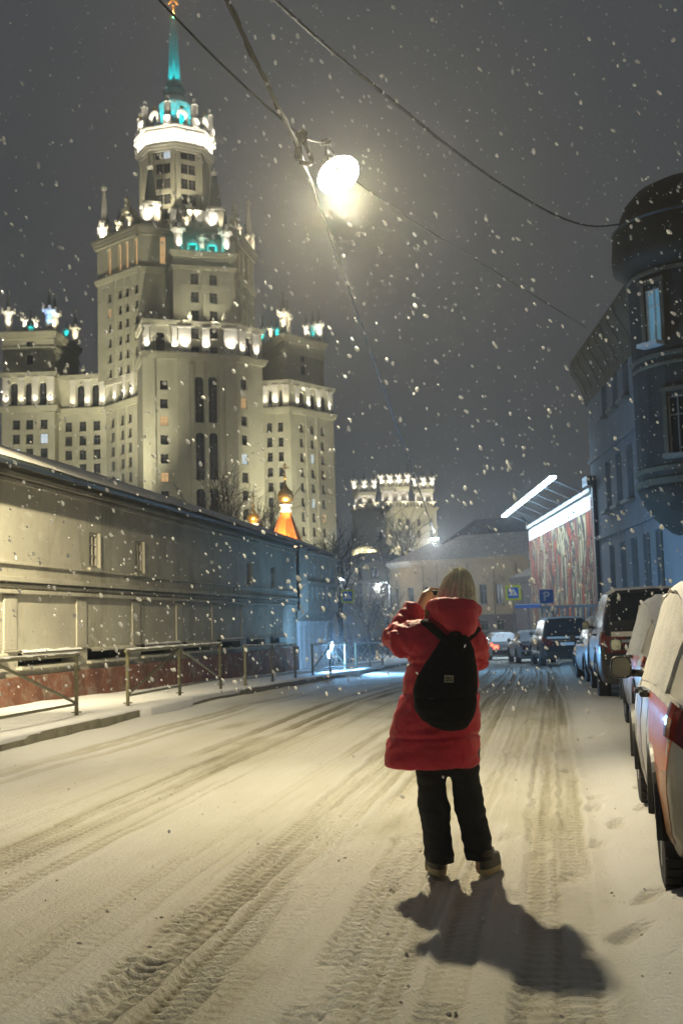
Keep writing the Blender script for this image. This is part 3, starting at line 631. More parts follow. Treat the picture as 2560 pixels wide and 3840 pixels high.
SHC = corner(657, 318, 540)     # centre of the upper shaft
def build_tower():
    T = thing('skyscraper', 'tall floodlit wedding-cake skyscraper with turquoise spire and two lower wings', 'skyscraper', (*corner(700, 305)[:2], gz(200)), world=True)
    zg = gz(200)-1
    # ---- corner points of the plan
    A, B, C, D = corner(366, 318, 1050), corner(520, 303, 1050), corner(884, 307, 1050), corner(952, 326, 1050)
    zhex = zat(515, 850, 303)
    zroof_wing = zat(150, 1408, 320)
    # hexagonal main body
    f = Face(A, B); L = f.L
    cols = [f.s_(x, 1250) for x in (413, 452, 479, 514)]; rows = rows_from(f, 452, (1105, 1162, 1218, 1276, 1334, 1392, 1450))
    facade(T, f, 0, L, zroof_wing-2, zat(515, 1010, 303), cols, rows, 1.5, 2.5, 'tower_face', p_lit=0.04)
    zt0 = zat(515, 1010, 303); zt1 = zat(515, 880, 303)
    ops = [(c-0.85, c+0.85, zt0+1.6, zt1-0.6, True) for c in cols]; mb = MB(); f.panel(mb, 0, L, zt0, zt1, ops, rev=0.8); part = mb.build('tower_face', 'stone_pale', T)
    for o in ops: window(f, part, (o[0]+o[1])/2, (o[2]+o[3])/2, 1.7, o[3]-o[2], 'glass_warm', d=-0.6, bars=2, sill=False)
    g = Face(B, C); mb = MB(); g.panel(mb, 0, g.L, zroof_wing-4, zhex, [(g.s_(612,960)-.8, g.s_(612,960)+.8, zt0+2, zt1, True)], rev=0.7); p2 = mb.build('tower_face', 'stone_pale', T)
    window(g, p2, g.s_(612,960), (zt0+2+zt1)/2, 1.6, zt1-zt0-2, 'glass_warm', d=-0.5, bars=2, sill=False)
    hfc = Face(C, D); cols3 = [hfc.L*k for k in (0.2, 0.45, 0.7)]
    facade(T, hfc, 0, hfc.L, zroof_wing-4, zt0, cols3, [zroof_wing+4*k for k in range(1, 9)], 1.6, 2.6, 'tower_face', p_lit=0.03)
    ops = [(c-0.8, c+0.8, zt0+1.6, zt1-0.6, True) for c in cols3]; mb = MB(); hfc.panel(mb, 0, hfc.L, zt0, zhex, ops, rev=0.8); p3 = mb.build('tower_face', 'stone_pale', T)
    for o in ops: window(hfc, p3, (o[0]+o[1])/2, (o[2]+o[3])/2, 1.6, o[3]-o[2], 'glass_warm', d=-0.6, bars=2, sill=False)
    back = [tuple(D[:2]), tuple(corner(800, 345)[:2]), tuple(corner(480, 345)[:2]), tuple(A[:2])]
    mb = MB(); pl = [tuple((A+(A-B).normalized()*0)[:2]), tuple(B[:2]), tuple(C[:2]), tuple(D[:2])]+back[1:3]
    cen = Vector((sum(p[0] for p in pl)/6, sum(p[1] for p in pl)/6)); ins = [tuple(Vector(p)+(cen-Vector(p)).normalized()*1.6) for p in pl]
    mb.prism(ins, zroof_wing-3, zhex-0.1); mb.build('core', 'stone_dark', T)
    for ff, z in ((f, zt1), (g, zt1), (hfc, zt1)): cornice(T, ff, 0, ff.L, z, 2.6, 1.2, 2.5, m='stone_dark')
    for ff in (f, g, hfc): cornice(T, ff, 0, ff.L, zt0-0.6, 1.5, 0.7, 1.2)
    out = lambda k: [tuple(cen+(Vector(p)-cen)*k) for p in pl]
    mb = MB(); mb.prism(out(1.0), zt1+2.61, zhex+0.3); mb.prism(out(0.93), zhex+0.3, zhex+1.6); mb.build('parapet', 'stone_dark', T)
    # ---- front bay
    bz0, bz1 = zat(765, 1232, 297), zat(765, 948, 297)
    b = Face(corner(650, 296, 1100), corner(881, 299, 1100)); bl = [b.s_(731, 1100), b.s_(801, 1100)]
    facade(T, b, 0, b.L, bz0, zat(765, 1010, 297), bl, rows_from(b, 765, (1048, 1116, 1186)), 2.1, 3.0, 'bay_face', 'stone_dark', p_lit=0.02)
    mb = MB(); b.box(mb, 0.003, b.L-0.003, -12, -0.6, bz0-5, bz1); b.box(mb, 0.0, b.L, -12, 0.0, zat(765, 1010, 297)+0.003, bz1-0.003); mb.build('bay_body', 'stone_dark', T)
    cornice(T, b, 0, b.L, zat(765, 1012, 297), 1.0, 0.7, 10); cornice(T, b, 0, b.L, bz1-1.2, 1.6, 0.9, 10)
    for px, kind in ((672, 'flower'), (850, 'flower')):
        p = b.P(b.s_(px, 940), -1.2, bz1+0.4); pinnacle(T, p, 1.35, 'flower'); uplight(T, p+b.n*2.6+Vector((0,0,.2)), 3500, WHITE, p+Vector((0,0,5)), 60)
    p = b.P(b.s_(760, 940), -1.2, bz1+0.4); pinnacle(T, p, 0.9, 'flower', top=False); uplight(T, p+b.n*2.0, 1500, WARM, p+Vector((0,0,4)), 60)
    for px in (725, 798):                                         # little lit dormers with turquoise light inside
        a = b.s_(px, 940); mb = MB()
        for sg in (-1, 1): b.box(mb, a+sg*1.25-.3, a+sg*1.25+.3, -1.6, -0.6, bz1+.4, bz1+2.6)
        mb.hexa([b.P(a-1.7,-.6,bz1+2.6), b.P(a+1.7,-.6,bz1+2.6), b.P(a+1.7,-1.6,bz1+2.6), b.P(a-1.7,-1.6,bz1+2.6), b.P(a-.1,-.6,bz1+4.2), b.P(a+.1,-.6,bz1+4.2), b.P(a+.1,-1.6,bz1+4.2), b.P(a-.1,-1.6,bz1+4.2)])
        mb.build('dormer', 'stone_crown', T); lamp('dormer_light', 'POINT', b.P(a, -0.2, bz1+1.3), 420, TEAL, T, 0.2)
    # ---- podium block with its lit pilasters
    q0, q1 = corner(545, 289, 1450), corner(888, 293, 1450); q = Face(q0, q1); qz = zat(715, 1342, 290); qt = zat(715, 1222, 290)
    col = [q.s_(x, 1600) for x in (617,)]; rws = rows_from(q, 617, (1443, 1513, 1578, 1648, 1719, 1789, 1859, 1929))
    colr = []
    ops = [(col[0]-1.0, col[0]+1.0, r-1.25, r+1.25) for r in rws]
    arch = []
    for px in (750, 801):
        a = q.s_(px, 1600)
        for (y0, y1) in ((1585, 1412), (1800, 1622), (1990, 1832)): arch.append((a-1.15, a+1.15, q.sz(px, y0)[1], q.sz(px, y1)[1], True))
    mb = MB(); q.panel(mb, 0, q.L, zg, qz, ops+arch, rev=0.6); part = mb.build('podium_face', 'stone_pale', T)
    for i, o in enumerate(ops): window(q, part, (o[0]+o[1])/2, (o[2]+o[3])/2, 2.0, 2.5, 'glass_warm' if i in (2, 5) else 'glass_dark', d=-0.4)
    for i, o in enumerate(arch): window(q, part, (o[0]+o[1])/2, (o[2]+o[3])/2, 2.3, o[3]-o[2], 'glass_dark', d=-0.45, bars=3, sill=False)
    mb = MB()
    for px in (690, 868, 560): 
        a = q.s_(px, 1600); q.box(mb, a-1.6, a+1.6, 0.003, 0.5, zg, qz-0.01)
    a = q.s_(775, 1600)
    for k in (-1, 0, 1): q.box(mb, a+k*3.75-.45, a+k*3.75+.45, 0.003, 0.6, zg, qz-1.5)
    mb.build('pier', 'stone_pale', T)
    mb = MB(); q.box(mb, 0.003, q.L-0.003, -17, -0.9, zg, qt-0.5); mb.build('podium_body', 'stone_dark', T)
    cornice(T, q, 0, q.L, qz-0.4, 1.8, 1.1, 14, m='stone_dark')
    gcols = [q.s_(x, 1300) for x in (655, 692, 770, 865)]
    gal = gallery(T, q, 0, q.L, qz+1.4, qt, [q.s_(x, 1300) for x in (550, 655)], 520, 1.4)
    for px, w in ((692, 3.2), (771, 2.0), (864, 3.6)):
        a = q.s_(px, 1300); mb = MB(); q.box(mb, a-w/2, a+w/2, 0.004, 0.7, qz+1.4, qt-0.5); q.box(mb, a-w/2-.2, a+w/2+.2, 0.004, 0.9, qt-.5, qt-.02); mb.build('pilaster', 'stone_crown', T)
        uplight(T, q.P(a, 1.7, qz+1.9), 5200, WHITE, q.P(a, 0.7, qz+14), 85)
    for px in (731, 801):
        for py in (1252, 1322):
            a, z = q.sz(px, py); mb = MB(); q.box(mb, a-1.2, a+1.2, 0.004, 0.12, z-1.6, z+1.6); mb.build('window_surround', 'stone_dark', T); window(q, T, a, z, 2.1, 2.9, 'glass_dark', d=0.2)
    cornice(T, q, 0, q.L, qt, 1.4, 0.9, 15)
    # left and right returns of the podium
    ql = Face(corner(530, 310, 1450), q0); lz = [0.8, ql.L*0.5, ql.L-1.0]
    mb = MB(); ql.panel(mb, 0, ql.L, zg, qz+1.4); mb.build('podium_face', 'stone_pale', T); gallery(T, ql, 0, ql.L, qz+1.4, qt, lz, 600, 1.6, arches=False)
    cornice(T, ql, 0, ql.L, qz-0.4, 1.8, 1.1, 3); cornice(T, ql, 0, ql.L, qt, 1.4, 0.9, 3)
    r0, r1 = corner(886, 297, 1450), corner(985, 303, 1450); r = Face(r0, r1); rz, rt = zat(935, 1362, 300), zat(935, 1245, 300)
    rcol = [r.s_(918, 1650)]; facade(T, r, 0, r.L, zg, rz, rcol, rows_from(r, 918, (1443, 1513, 1580, 1650, 1721, 1791, 1858, 1928, 1996)), 2.0, 2.8, 'podium_face', p_lit=0.12)
    mb = MB(); r.box(mb, 0.01, r.L-0.01, -12, -0.7, zg, rt-0.4); mb.build('podium_body', 'stone_dark', T)
    cornice(T, r, 0, r.L, rz-0.3, 1.7, 1.2, 9); cornice(T, r, 0, r.L, rt, 1.3, 0.8, 9)
    gallery(T, r, 0, r.L, rz+1.4, rt, [r.s_(x, 1300) for x in (905, 957)], 600, 2.2, arches=True)
    # ---- wings
    def wing(pts, zgal, ztop, colsets, rowpx, rowys, gcols, w, h, power, p_lit=0.07):
        for i in range(len(pts)-1):
            ff = Face(pts[i], pts[i+1]); cs = [ff.s_(x, 1650) for x in colsets[i]]
            facade(T, ff, 0, ff.L, zg, zgal, cs, rowys, w, h, 'wing_face', p_lit=p_lit)
            cornice(T, ff, 0, ff.L, zgal-1.6, 1.6, 0.9, 2.5); gallery(T, ff, 0, ff.L, zgal, ztop, [ff.s_(x, 1480) for x in gcols[i]], power, 1.7)
            cornice(T, ff, 0, ff.L, ztop, 1.3, 0.7, 2.5, m='stone_dark')
        poly = [tuple(p[:2]) for p in pts]; c2 = Vector((sum(p[0] for p in poly)/len(poly), sum(p[1] for p in poly)/len(poly)))
        deep = [tuple((Vector(p)*(1+14/Vector(p).length))[:2]) for p in reversed(poly)]
        near = [tuple((Vector(p)*(1+1.0/Vector(p).length))[:2]) for p in poly]
        mb = MB(); mb.prism(near+deep, zg, ztop+1.0); mb.build('wing_body', 'stone_dark', T)
    zgl, ztl = zat(150, 1522, 320), zat(150, 1412, 320)
    lp = [corner(8, 323, 1600), corner(206, 319, 1600), corner(222, 325, 1600), corner(400, 320, 1600), corner(548, 302, 1600)]
    fl = Face(lp[0], lp[1]); rl_ = rows_from(fl, 112, (1592, 1646, 1700, 1754, 1808))
    wing(lp, zgl, ztl, [(62, 112, 166), (), (258, 311, 364), (424, 460, 488)], 112, rl_, [(25, 82, 134, 190), (), (276, 331, 386), (435, 470, 500)], 2.0, 2.7, 420, 0.1)
    zgr, ztr = zat(1100, 1530, 316), zat(1100, 1445, 316)
    rp = [corner(975, 316, 1650), corner(1090, 314, 1650), corner(1252, 328, 1650)]
    fr = Face(rp[0], rp[1]); rr = rows_from(fr, 1052, (1601, 1657, 1712, 1769, 1825, 1882, 1937, 1992, 2046))
    wing(rp, zgr, ztr, [(1011, 1053), (1131, 1171, 1209)], 1052, rr, [(993, 1033, 1072), (1110, 1151, 1190, 1230)], 1.45, 2.6, 420, 0.05)
    # towers standing on the wings, with their crowns of pinnacles
    def wing_tower(P0, P1, P2, zb, zt_, wcol, wrows, pins, mid):
        fA, fB = Face(P0, P1), Face(P1, P2)
        cs = [fA.s_(wcol, 1350)] if wcol < 700 else []
        cb = [fB.s_(wcol, 1350)] if wcol > 700 else []
        facade(T, fA, 0, fA.L, zb, zt_, cs, rows_from(fA, wcol, wrows), 1.9, 2.6, 'tower_face', p_lit=0); facade(T, fB, 0, fB.L, zb, zt_, cb, rows_from(fB, wcol, wrows), 1.9, 2.6, 'tower_face', p_lit=0)
        P3 = P0+(P2-P1); poly = [tuple(p[:2]) for p in (P0, P1, P2, P3)]; c = Vector(((P0.x+P2.x)/2, (P0.y+P2.y)/2))
        k = lambda s: [tuple(c+(Vector(p)-c)*s) for p in poly]
        mb = MB(); mb.prism(k(0.95), zb, zt_); mb.build('tower_body', 'stone_dark', T)
        for ff in (fA, fB): cornice(T, ff, 0, ff.L, zt_-3.2, 0.9, 0.5, 1.0); cornice(T, ff, 0, ff.L, zt_, 2.0, 1.0, 2)
        mb = MB(); mb.prism(k(0.98), zt_+2.01, zt_+2.7); mb.build('parapet', 'stone_dark', T)
        for (px, dd, s, kind, colr, pw) in pins:
            p = corner(px, dd, 1200); p.z = zt_+2.7; pinnacle(T, p, s, kind)
            n = (Vector((-p.x, -p.y, 0))).normalized(); uplight(T, p+n*2.4*s+Vector((0,0,.4)), pw*3.6, colr, p+Vector((0,0,6*s)), 70)
    zb, zt_ = ztl+1.3, zat(110, 1262, 325)
    wing_tower(corner(12, 330, 1330), corner(204, 326, 1330), corner(296, 345, 1330), zb, zt_, 112, (1296, 1349), [
        (33, 331, 1.25, 'flower', WHITE, 1100), (93, 330, 0.75, 'flower', WHITE, 500), (136, 330, 0.75, 'flower', WHITE, 500), (186, 328, 1.3, 'flower', BLUE, 1600), (207, 330, 1.2, 'flower', WARM, 1000), (283, 344, 1.15, 'flower', WARM, 1100), (250, 338, 0.6, 'flower', TEAL, 420), (118, 342, 1.0, 'flower', TEAL, 500)], None)
    zb, zt_ = ztr+1.3, zat(1070, 1282, 320)
    wing_tower(corner(978, 334, 1370), corner(1068, 319, 1370), corner(1214, 331, 1370), zb, zt_, 1136, (1341, 1389), [
        (982, 333, 0.9, 'flower', TEAL, 700), (1014, 329, 0.75, 'flower', WARM, 500), (1036, 327, 0.6, 'flower', TEAL, 400), (1061, 321, 1.3, 'flower', WARM, 1200), (1078, 323, 1.1, 'flower', WARM, 700), (1146, 327, 0.75, 'flower', WHITE, 500), (1172, 331, 1.0, 'flower', TEAL, 400), (1196, 331, 1.1, 'flower', WHITE, 900)], None)
    # ---- corner pedestals with obelisks and scroll pediments on the main body
    zc = zhex+1.6
    for px, dd, s, pw, zz in ((391, 317, 1.0, 1500, zhex-0.6), (565, 307, 1.05, 1600, zc-.4), (806, 308, 1.05, 1600, zc-1.2), (931, 324, 0.95, 1500, zhex-.8)):
        p = corner(px, dd, 800); p.z = zz; pinnacle(T, p, s, 'obelisk', 'stone_crown', True, 1.75 if px in (565, 806) else 1.15, 'copper' if px in (565, 806) else None)
        n = Vector((-p.x, -p.y, 0)).normalized(); e = Vector((n.y, -n.x, 0))
        wk = 1.5 if px in (565, 806) else 1.0; n = n*wk; e = e*wk
        uplight(T, p+n*3.6+e*1.2+Vector((0,0,.5)), pw*3.6, WHITE, p+Vector((0,0,5)), 55); uplight(T, p+n*2.6-e*2.8+Vector((0,0,.5)), pw*1.2, WARM, p+Vector((0,0,5)), 55)
    for (px, dd, px2) in ((470, 309, 0), (880, 313, 1)):
        c = corner(px, dd, 800); ff = f if px2 == 0 else hfc; a = (c-ff.O).dot(ff.e); mb = MB()
        for k in range(12):
            t0, t1 = math.pi*k/12, math.pi*(k+1)/12; ri, ro = 2.2, 3.6
            pts = [(a+ro*math.cos(t0), zc+2.6+ro*math.sin(t0)), (a+ro*math.cos(t1), zc+2.6+ro*math.sin(t1)), (a+ri*math.cos(t1), zc+2.6+ri*math.sin(t1)), (a+ri*math.cos(t0), zc+2.6+ri*math.sin(t0))]
            mb.hexa([ff.P(x,-1.0,z) for x, z in pts]+[ff.P(x,-2.2,z) for x, z in pts])
        for sg in (-1, 1): ff.box(mb, a+sg*2.9-.7, a+sg*2.9+.7, -2.2, -1.0, zc-1.6, zc+2.6); mb.lathe([(.1,0),(1.0,.6),(1.2,1.5),(.5,2.4),(.15,3.6)], ff.P(a+sg*4.4, -1.6, zc), 8)
        mb.lathe([(.3,0),(.9,.5),(.7,1.4),(.95,2.2),(.2,3.2)], ff.P(a, -1.6, zc+6.1), 8)
        mb.build('scroll_pediment', 'stone_dark', T); uplight(T, ff.P(a-1.5, 0.0, zc), 700, WARM, ff.P(a-1.5, -1.6, zc+6), 60)
    for px in (655, 700, 750):
        p = corner(px, 306, 800); p.z = zc-0.6; mb = MB(); ff = g; a = (p-ff.O).dot(ff.e); ff.box(mb, a-1.3, a+1.3, -3.0, -1.2, p.z, p.z+4.6); ff.box(mb, a-1.6, a+1.6, -3.2, -1.0, p.z+4.6, p.z+5.2); mb.build('attic_block', 'stone_crown', T)
        if px != 700: uplight(T, ff.P(a, 0.6, p.z+.5), 500, WHITE, ff.P(a, -1.2, p.z+6), 70)
    for ff, n_ in ((f, 3), (g, 1), (hfc, 2)):                     # small pinnacles along the parapet
        for k in range(n_):
            p = ff.P(ff.L*(k+.75)/(n_+.5), -0.6, zhex+.3); pinnacle(T, p, .75, 'flower'); uplight(T, p+ff.n*1.7+Vector((0,0,.3)), 1500, WARM, p+Vector((0,0,4)), 70)
    for (ff, zz) in ((Face(lp[2], lp[3]), ztl+1.3), (Face(lp[3], lp[4]), ztl+1.3), (q, qt+1.4)):
        for k in (0.12, 0.5, 0.88):
            p = ff.P(ff.L*k, -0.8, zz); mb = MB(); mb.lathe([(.75,0),(.75,.5),(.45,.7),(.7,1.2),(.75,1.7),(.4,2.2),(.15,2.9)], p, 8); mb.build('urn', 'stone_crown', T)
    # ---- upper octagonal shaft
    S0 = Vector((SHC[0], SHC[1], 0)); Rr = 9.9; ang0 = math.atan2(-SHC[1], -SHC[0])
    octp = lambda r: [Vector((S0.x+r*math.cos(ang0+math.pi/4*k), S0.y+r*math.sin(ang0+math.pi/4*k), 0)) for k in range(8)]
    zs0, zs1 = zhex+0.5, zat(660, 562, 308); op = octp(Rr)
    fr_ = rows_from(Face(corner(600, 310), corner(700, 310)), 655, (582, 636, 692, 750, 805))
    for k in range(8):
        p0, p1 = op[k], op[(k+1) % 8]; ff = Face(p0, p1)
        vis = ff.n.dot((CAM-p0)) > 0
        cs = [ff.L*0.36, ff.L*0.66] if k in (0, 7) else ([ff.L*.5] if vis else [])
        mb = MB(); ops = [(c-1.05, c+1.05, z-1.5, z+1.5) for c in cs for z in fr_ if k in (0, 7)]; ff.panel(mb, 0, ff.L, zs0, zs1, ops, rev=0.45); part = mb.build('shaft_face', 'stone_pale', T)
        for o in ops: window(ff, part, (o[0]+o[1])/2, (o[2]+o[3])/2, 2.1, 3.0, 'glass_cool' if (abs(o[3]-1.5-fr_[0]) < .1 and k == 7 and o[0] > 3) else 'glass_dark', d=-0.3)
        if vis:
            mb = MB(); ff.box(mb, 0.02, 1.0, 0.003, 0.45, zs0, zs1); ff.box(mb, ff.L-1.0, ff.L-.02, 0.003, 0.45, zs0, zs1); mb.build('pier', 'stone_pale', T)
    mb = MB(); mb.prism([tuple(p[:2]) for p in octp(Rr-1)], zs0, zs1); mb.build('shaft_core', 'stone_dark', T)
    zf0, zf1 = zs1+2.2, zat(660, 492, 306)
    mb = MB()
    for k, (r0, h0, h1) in enumerate(((Rr+.4, 0, .7), (Rr+.9, .7, 1.4), (Rr+1.5, 1.4, 2.2))): mb.prism([tuple(p[:2]) for p in octp(r0)], zs1+h0, zs1+h1-.004)
    mb.prism([tuple(p[:2]) for p in octp(Rr+.7)], zf0, zf1)
    for k, (r0, h0, h1) in enumerate(((Rr+1.1, 0, .6), (Rr+1.7, .6, 1.3), (Rr+1.4, 1.3, 1.9), (Rr+1.8, 1.9, 2.5))): mb.prism([tuple(p[:2]) for p in octp(r0)], zf1+h0+.004, zf1+h1)
    mb.build('crown_frieze', 'stone_crown', T)
    for k in range(24):
        a = ang0+math.pi/12*k+0.02; d = Vector((math.cos(a), math.sin(a), 0))
        if d.dot(-S0) > -60:
            phi = (a-ang0) % (math.pi/4)-math.pi/8; rr_ = (Rr+1.6)*math.cos(math.pi/8)/math.cos(phi)
            uplight(T, S0+d*(rr_+1.5)+Vector((0,0,zf0+0.2)), 2300, WHITE, S0+d*(Rr+.6)+Vector((0,0,zf1+1)), 150, 0.3)
    zp = zf1+2.5
    for k in range(16):
        a = ang0+math.pi/8*k+math.pi/16; d = Vector((math.cos(a), math.sin(a), 0)); p = S0+d*(Rr+0.1); p.z = zp
        if k % 2 == 0: pinnacle(T, p, 1.1, 'arch', wk=1.25)
        else:
            mb = MB(); mb.lathe([(1.45,0),(1.45,2.6),(1.1,2.8),(.95,6.6),(1.1,6.8),(.35,7.6),(.6,8.0),(.6,8.6),(.1,9.0)], p, 8); mb.build('pinnacle', 'stone_crown', T)
        if d.dot(-S0) > -80: uplight(T, p+d*1.9+Vector((0,0,.5)), 3400, WHITE, p+Vector((0,0,5)), 75, 0.15)
    # dome, collar and spire in turquoise light, star on top
    sc_ = S0; zd = zp+0.2; ztop = zat(640, 62, 318); zcol0 = zat(648, 362, 318); zcol1 = zat(648, 312, 318)
    mb = MB(); mb.lathe([(5.9,zd),(5.9,zd+1.5),(4.7,zd+1.7),(4.5,zcol0-3.0),(3.8,zcol0-1.0),(2.9,zcol0)], sc_, 16); mb.build('drum', 'spire_metal', T, smooth=False)
    mb = MB(); mb.lathe([(2.7,zcol0),(3.2,zcol0+.8),(3.3,zcol0+1.4),(2.7,zcol0+1.8),(2.3,zcol0+2.2),(2.4,zcol1-.6),(1.9,zcol1)], sc_, 16); mb.build('collar', 'spire_metal', T)
    mb = MB(); n = 12; prof = [(1.85, zcol1), (1.6, zcol1+4), (1.25, (zcol1+ztop)/2+4), (0.95, ztop-1)]
    V = []
    for r_, z in prof:
        for k in range(24): rr_ = r_*(1.0 if k % 2 == 0 else 0.86); V.append((sc_.x+rr_*math.cos(math.pi*k/12), sc_.y+rr_*math.sin(math.pi*k/12), z))
    mb.add(V, [(i*24+k, i*24+(k+1)%24, (i+1)*24+(k+1)%24, (i+1)*24+k) for i in range(3) for k in range(24)]); mb.build('spire', 'spire_metal', T)
    mb = MB(); mb.lathe([(.7,ztop-1),(1.3,ztop-.6),(1.3,ztop),(.5,ztop+.4),(.35,ztop+2.4),(.8,ztop+3.0),(.3,ztop+3.6)], sc_, 12); mb.build('spire_finial', 'gold', T)
    mb = MB(); n_ = (CAM-sc_).normalized(); n_.z = 0; n_.normalize(); e_ = Vector((n_.y, -n_.x, 0)); ring = []
    for k in range(10):
        r_ = 2.6 if k % 2 == 0 else 1.1; a = math.pi/2+k*math.pi/5; ring.append((r_*math.cos(a), ztop+5.6+r_*math.sin(a)))
    V = [sc_-e_*x+Vector((0,0,z)) for x, z in ring]+[sc_+n_*.7+Vector((0,0,ztop+5.6)), sc_-n_*.7+Vector((0,0,ztop+5.6))]
    mb.add(V, [(k, (k+1)%10, 10) for k in range(10)]+[((k+1)%10, k, 11) for k in range(10)]); mb.build('star', 'gold', T)
    for k in range(6):
        a = ang0+math.pi/3*k+0.4; d = Vector((math.cos(a), math.sin(a), 0))
        uplight(T, sc_+d*7.2+Vector((0,0,zd+0.6)), 24000, TEAL, sc_+d*2+Vector((0,0,zd+22)), 70, 0.2); uplight(T, sc_+d*3.6+Vector((0,0,zcol0+1.8)), 9000, TEAL, sc_+Vector((0,0,ztop)), 60, 0.15)
    lamp('star_light', 'POINT', sc_+n_*2.5+Vector((0,0,ztop+2.5)), 900, (1.0, 0.55, 0.3), T, 0.2)
    return T, zg, dict(zhex=zhex, zgl=zgl, zgr=zgr, f=f, g=g, lp=lp, rp=rp, ztl=ztl)
TOWER, ZG, TI = build_tower()
# wall-wash floodlights on the low roofs in front of the tower
def wash(px, dist, tgt, power, cone, z=9.0, col=(1.0, 0.94, 0.68)):
    p = corner(px, dist); p.z = z; uplight(TOWER, p, power, col, tgt, cone, 0.4)
wash(130, 262, at(130, 1500, 320), 190000, 70)
wash(380, 262, at(390, 1130, 312), 300000, 50)
wash(1160, 290, at(1150, 1760, 318), 95000, 100, 4)
wash(1020, 292, at(1020, 1760, 318), 32000, 80, 4)
wash(1120, 270, at(1120, 1420, 322), 140000, 40, 5)
wash(960, 272, at(930, 1700, 300), 14000, 50)
wash(720, 255, at(720, 1500, 290), 24000, 60, 5)
wash(700, 287.4, at(730, 1080, 296), 5200, 90, zat(715, 1205, 288))
wash(830, 289.5, at(800, 1080, 297), 5200, 90, zat(715, 1205, 288))
for da in (-0.9, -0.3, 0.35, 0.95):
    a = math.atan2(-SHC[1], -SHC[0])+da; d = Vector((math.cos(a), math.sin(a), 0)); p = SHC+d*15.5; p.z = TI['zhex']+2.2
    uplight(TOWER, p, 13000, (1.0, 0.9, 0.66), SHC+d*9.9+Vector((0, 0, TI['zhex']+18)), 75, 0.2)

# ================================================================== SECOND TOWER BLOCK down the street
def build_block2():
    D0 = 262; T = thing('tower_block', 'pale tower block with three brightly lit turret groups at the end of the street', 'tower block', (*corner(1480, D0)[:2], gz(200)), world=True)
    zg = gz(200)-1; P0, P1, P2 = corner(1322, D0+6, 1980), corner(1478, D0, 1980), corner(1638, D0+5, 1980)
    zt = zat(1478, 1912, D0); fa, fb = Face(P0, P1), Face(P1, P2)
    facade(T, fa, 0, fa.L, zg, zt, [fa.s_(1425, 2000)], [fa.sz(1425, 2010)[1]], 1.0, 1.6, 'block_face', p_lit=0)
    facade(T, fb, 0, fb.L, zg, zt, [fb.s_(x, 2000) for x in (1500, 1530, 1572, 1617)], [fb.sz(1530, y)[1] for y in (1960, 2003)], 0.95, 1.8, 'block_face', 'stone_pale', p_lit=0, piers=False)
    poly = [tuple(p[:2]) for p in (P0, P1, P2)]+[tuple(corner(1640, D0+20)[:2]), tuple(corner(1320, D0+20)[:2])]
    c = Vector((sum(p[0] for p in poly)/5, sum(p[1] for p in poly)/5)); mb = MB(); mb.prism([tuple(c+(Vector(p)-c)*.93) for p in poly], zg, zt); mb.build('block_body', 'stone_dark', T)
    for ff in (fa, fb): cornice(T, ff, 0, ff.L, zt-4.2, .5, .35, 1); cornice(T, ff, 0, ff.L, zt, 0.8, .5, 3); 
    mb = MB()
    for ff in (fa, fb):
        k = 0
        while k*0.9 < ff.L-0.5: ff.box(mb, k*.9+.1, k*.9+.5, -.3, .25, zt+.81, zt+1.8); k += 1
        ff.box(mb, 0, ff.L, -.4, .3, zt+1.8, zt+2.1)
    mb.build('balustrade', 'stone_crown', T)
    zb = zt+0.81
    for (x0, x1, yt, dd, nw) in ((1328, 1405, 1858, D0+7, 2), (1430, 1530, 1838, D0+5, 3), (1555, 1622, 1848, D0+8, 2)):
        p0, p1 = corner(x0, dd, 1860), corner(x1, dd, 1860); ff = Face(p0, p1); z1 = zat((x0+x1)/2, yt, dd); w = ff.L/(nw*2+1)
        ops = [(ff.L*(k+.5)/nw-.55, ff.L*(k+.5)/nw+.55, zb+.7, z1-.7) for k in range(nw)]
        mb = MB(); ff.panel(mb, 0, ff.L, zb, z1, ops, rev=.3); ff.box(mb, 0.003, ff.L-0.003, -ff.L, -.31, zb, z1); mb.build('turret', 'stone_crown', T)
        for o in ops: window(ff, T, (o[0]+o[1])/2, (o[2]+o[3])/2, 1.1, o[3]-o[2], 'glass_niche', d=-.25, sill=False, bars=2)
        cornice(T, ff, 0, ff.L, z1, .9, .45, ff.L)
        for k in range(nw+1):
            pos = ff.P(ff.L*k/nw, -0.3, z1+.9); pinnacle(T, pos, 0.55, 'flower', top=(k != 99)); uplight(T, pos+ff.n*1.4+Vector((0,0,.2)), 900, WHITE, pos+Vector((0,0,3)), 70)
            uplight(T, ff.P(ff.L*k/nw, 1.2, zb+.5), 900, WHITE, ff.P(ff.L*k/nw, 0.2, zb+8), 80)
            if k < nw:
                q = ff.P(ff.L*(k+.5)/nw, -0.2, z1+.9); mb = MB(); mb.lathe([(.5,0),(.5,.5),(.75,1.0),(.75,1.5),(.3,2.0)], q, 10); mb.build('ball_finial', 'stone_crown', T)
    for ff in (fa, fb):
        for k in (0.25, 0.6, 0.9): uplight(T, ff.P(ff.L*k, 1.0, zt+.9), 330, WARM, ff.P(ff.L*k, -.2, zt+6), 110)
    p = corner(1395, 238); p.z = 12; uplight(T, p, 52000, (1, .9, .62), at(1400, 1970, D0), 70); p = corner(1560, 236); p.z = 10; uplight(T, p, 46000, (1, .9, .62), at(1550, 1970, D0), 70)
    # low annex roofs at its foot
    f2 = Face(corner(1325, 244), corner(1450, 240)); z2 = f2.sz(1380, 2062)[1]
    facade(T, f2, 0, f2.L, zg, z2, [], [], 1, 1, 'annex_face'); cornice(T, f2, 0, f2.L, z2, .8, .6, 8); mb = MB(); f2.box(mb, 0.01, f2.L-.01, -8, -.3, zg, z2-.01); mb.build('annex_body', 'stone_dark', T)
build_block2()

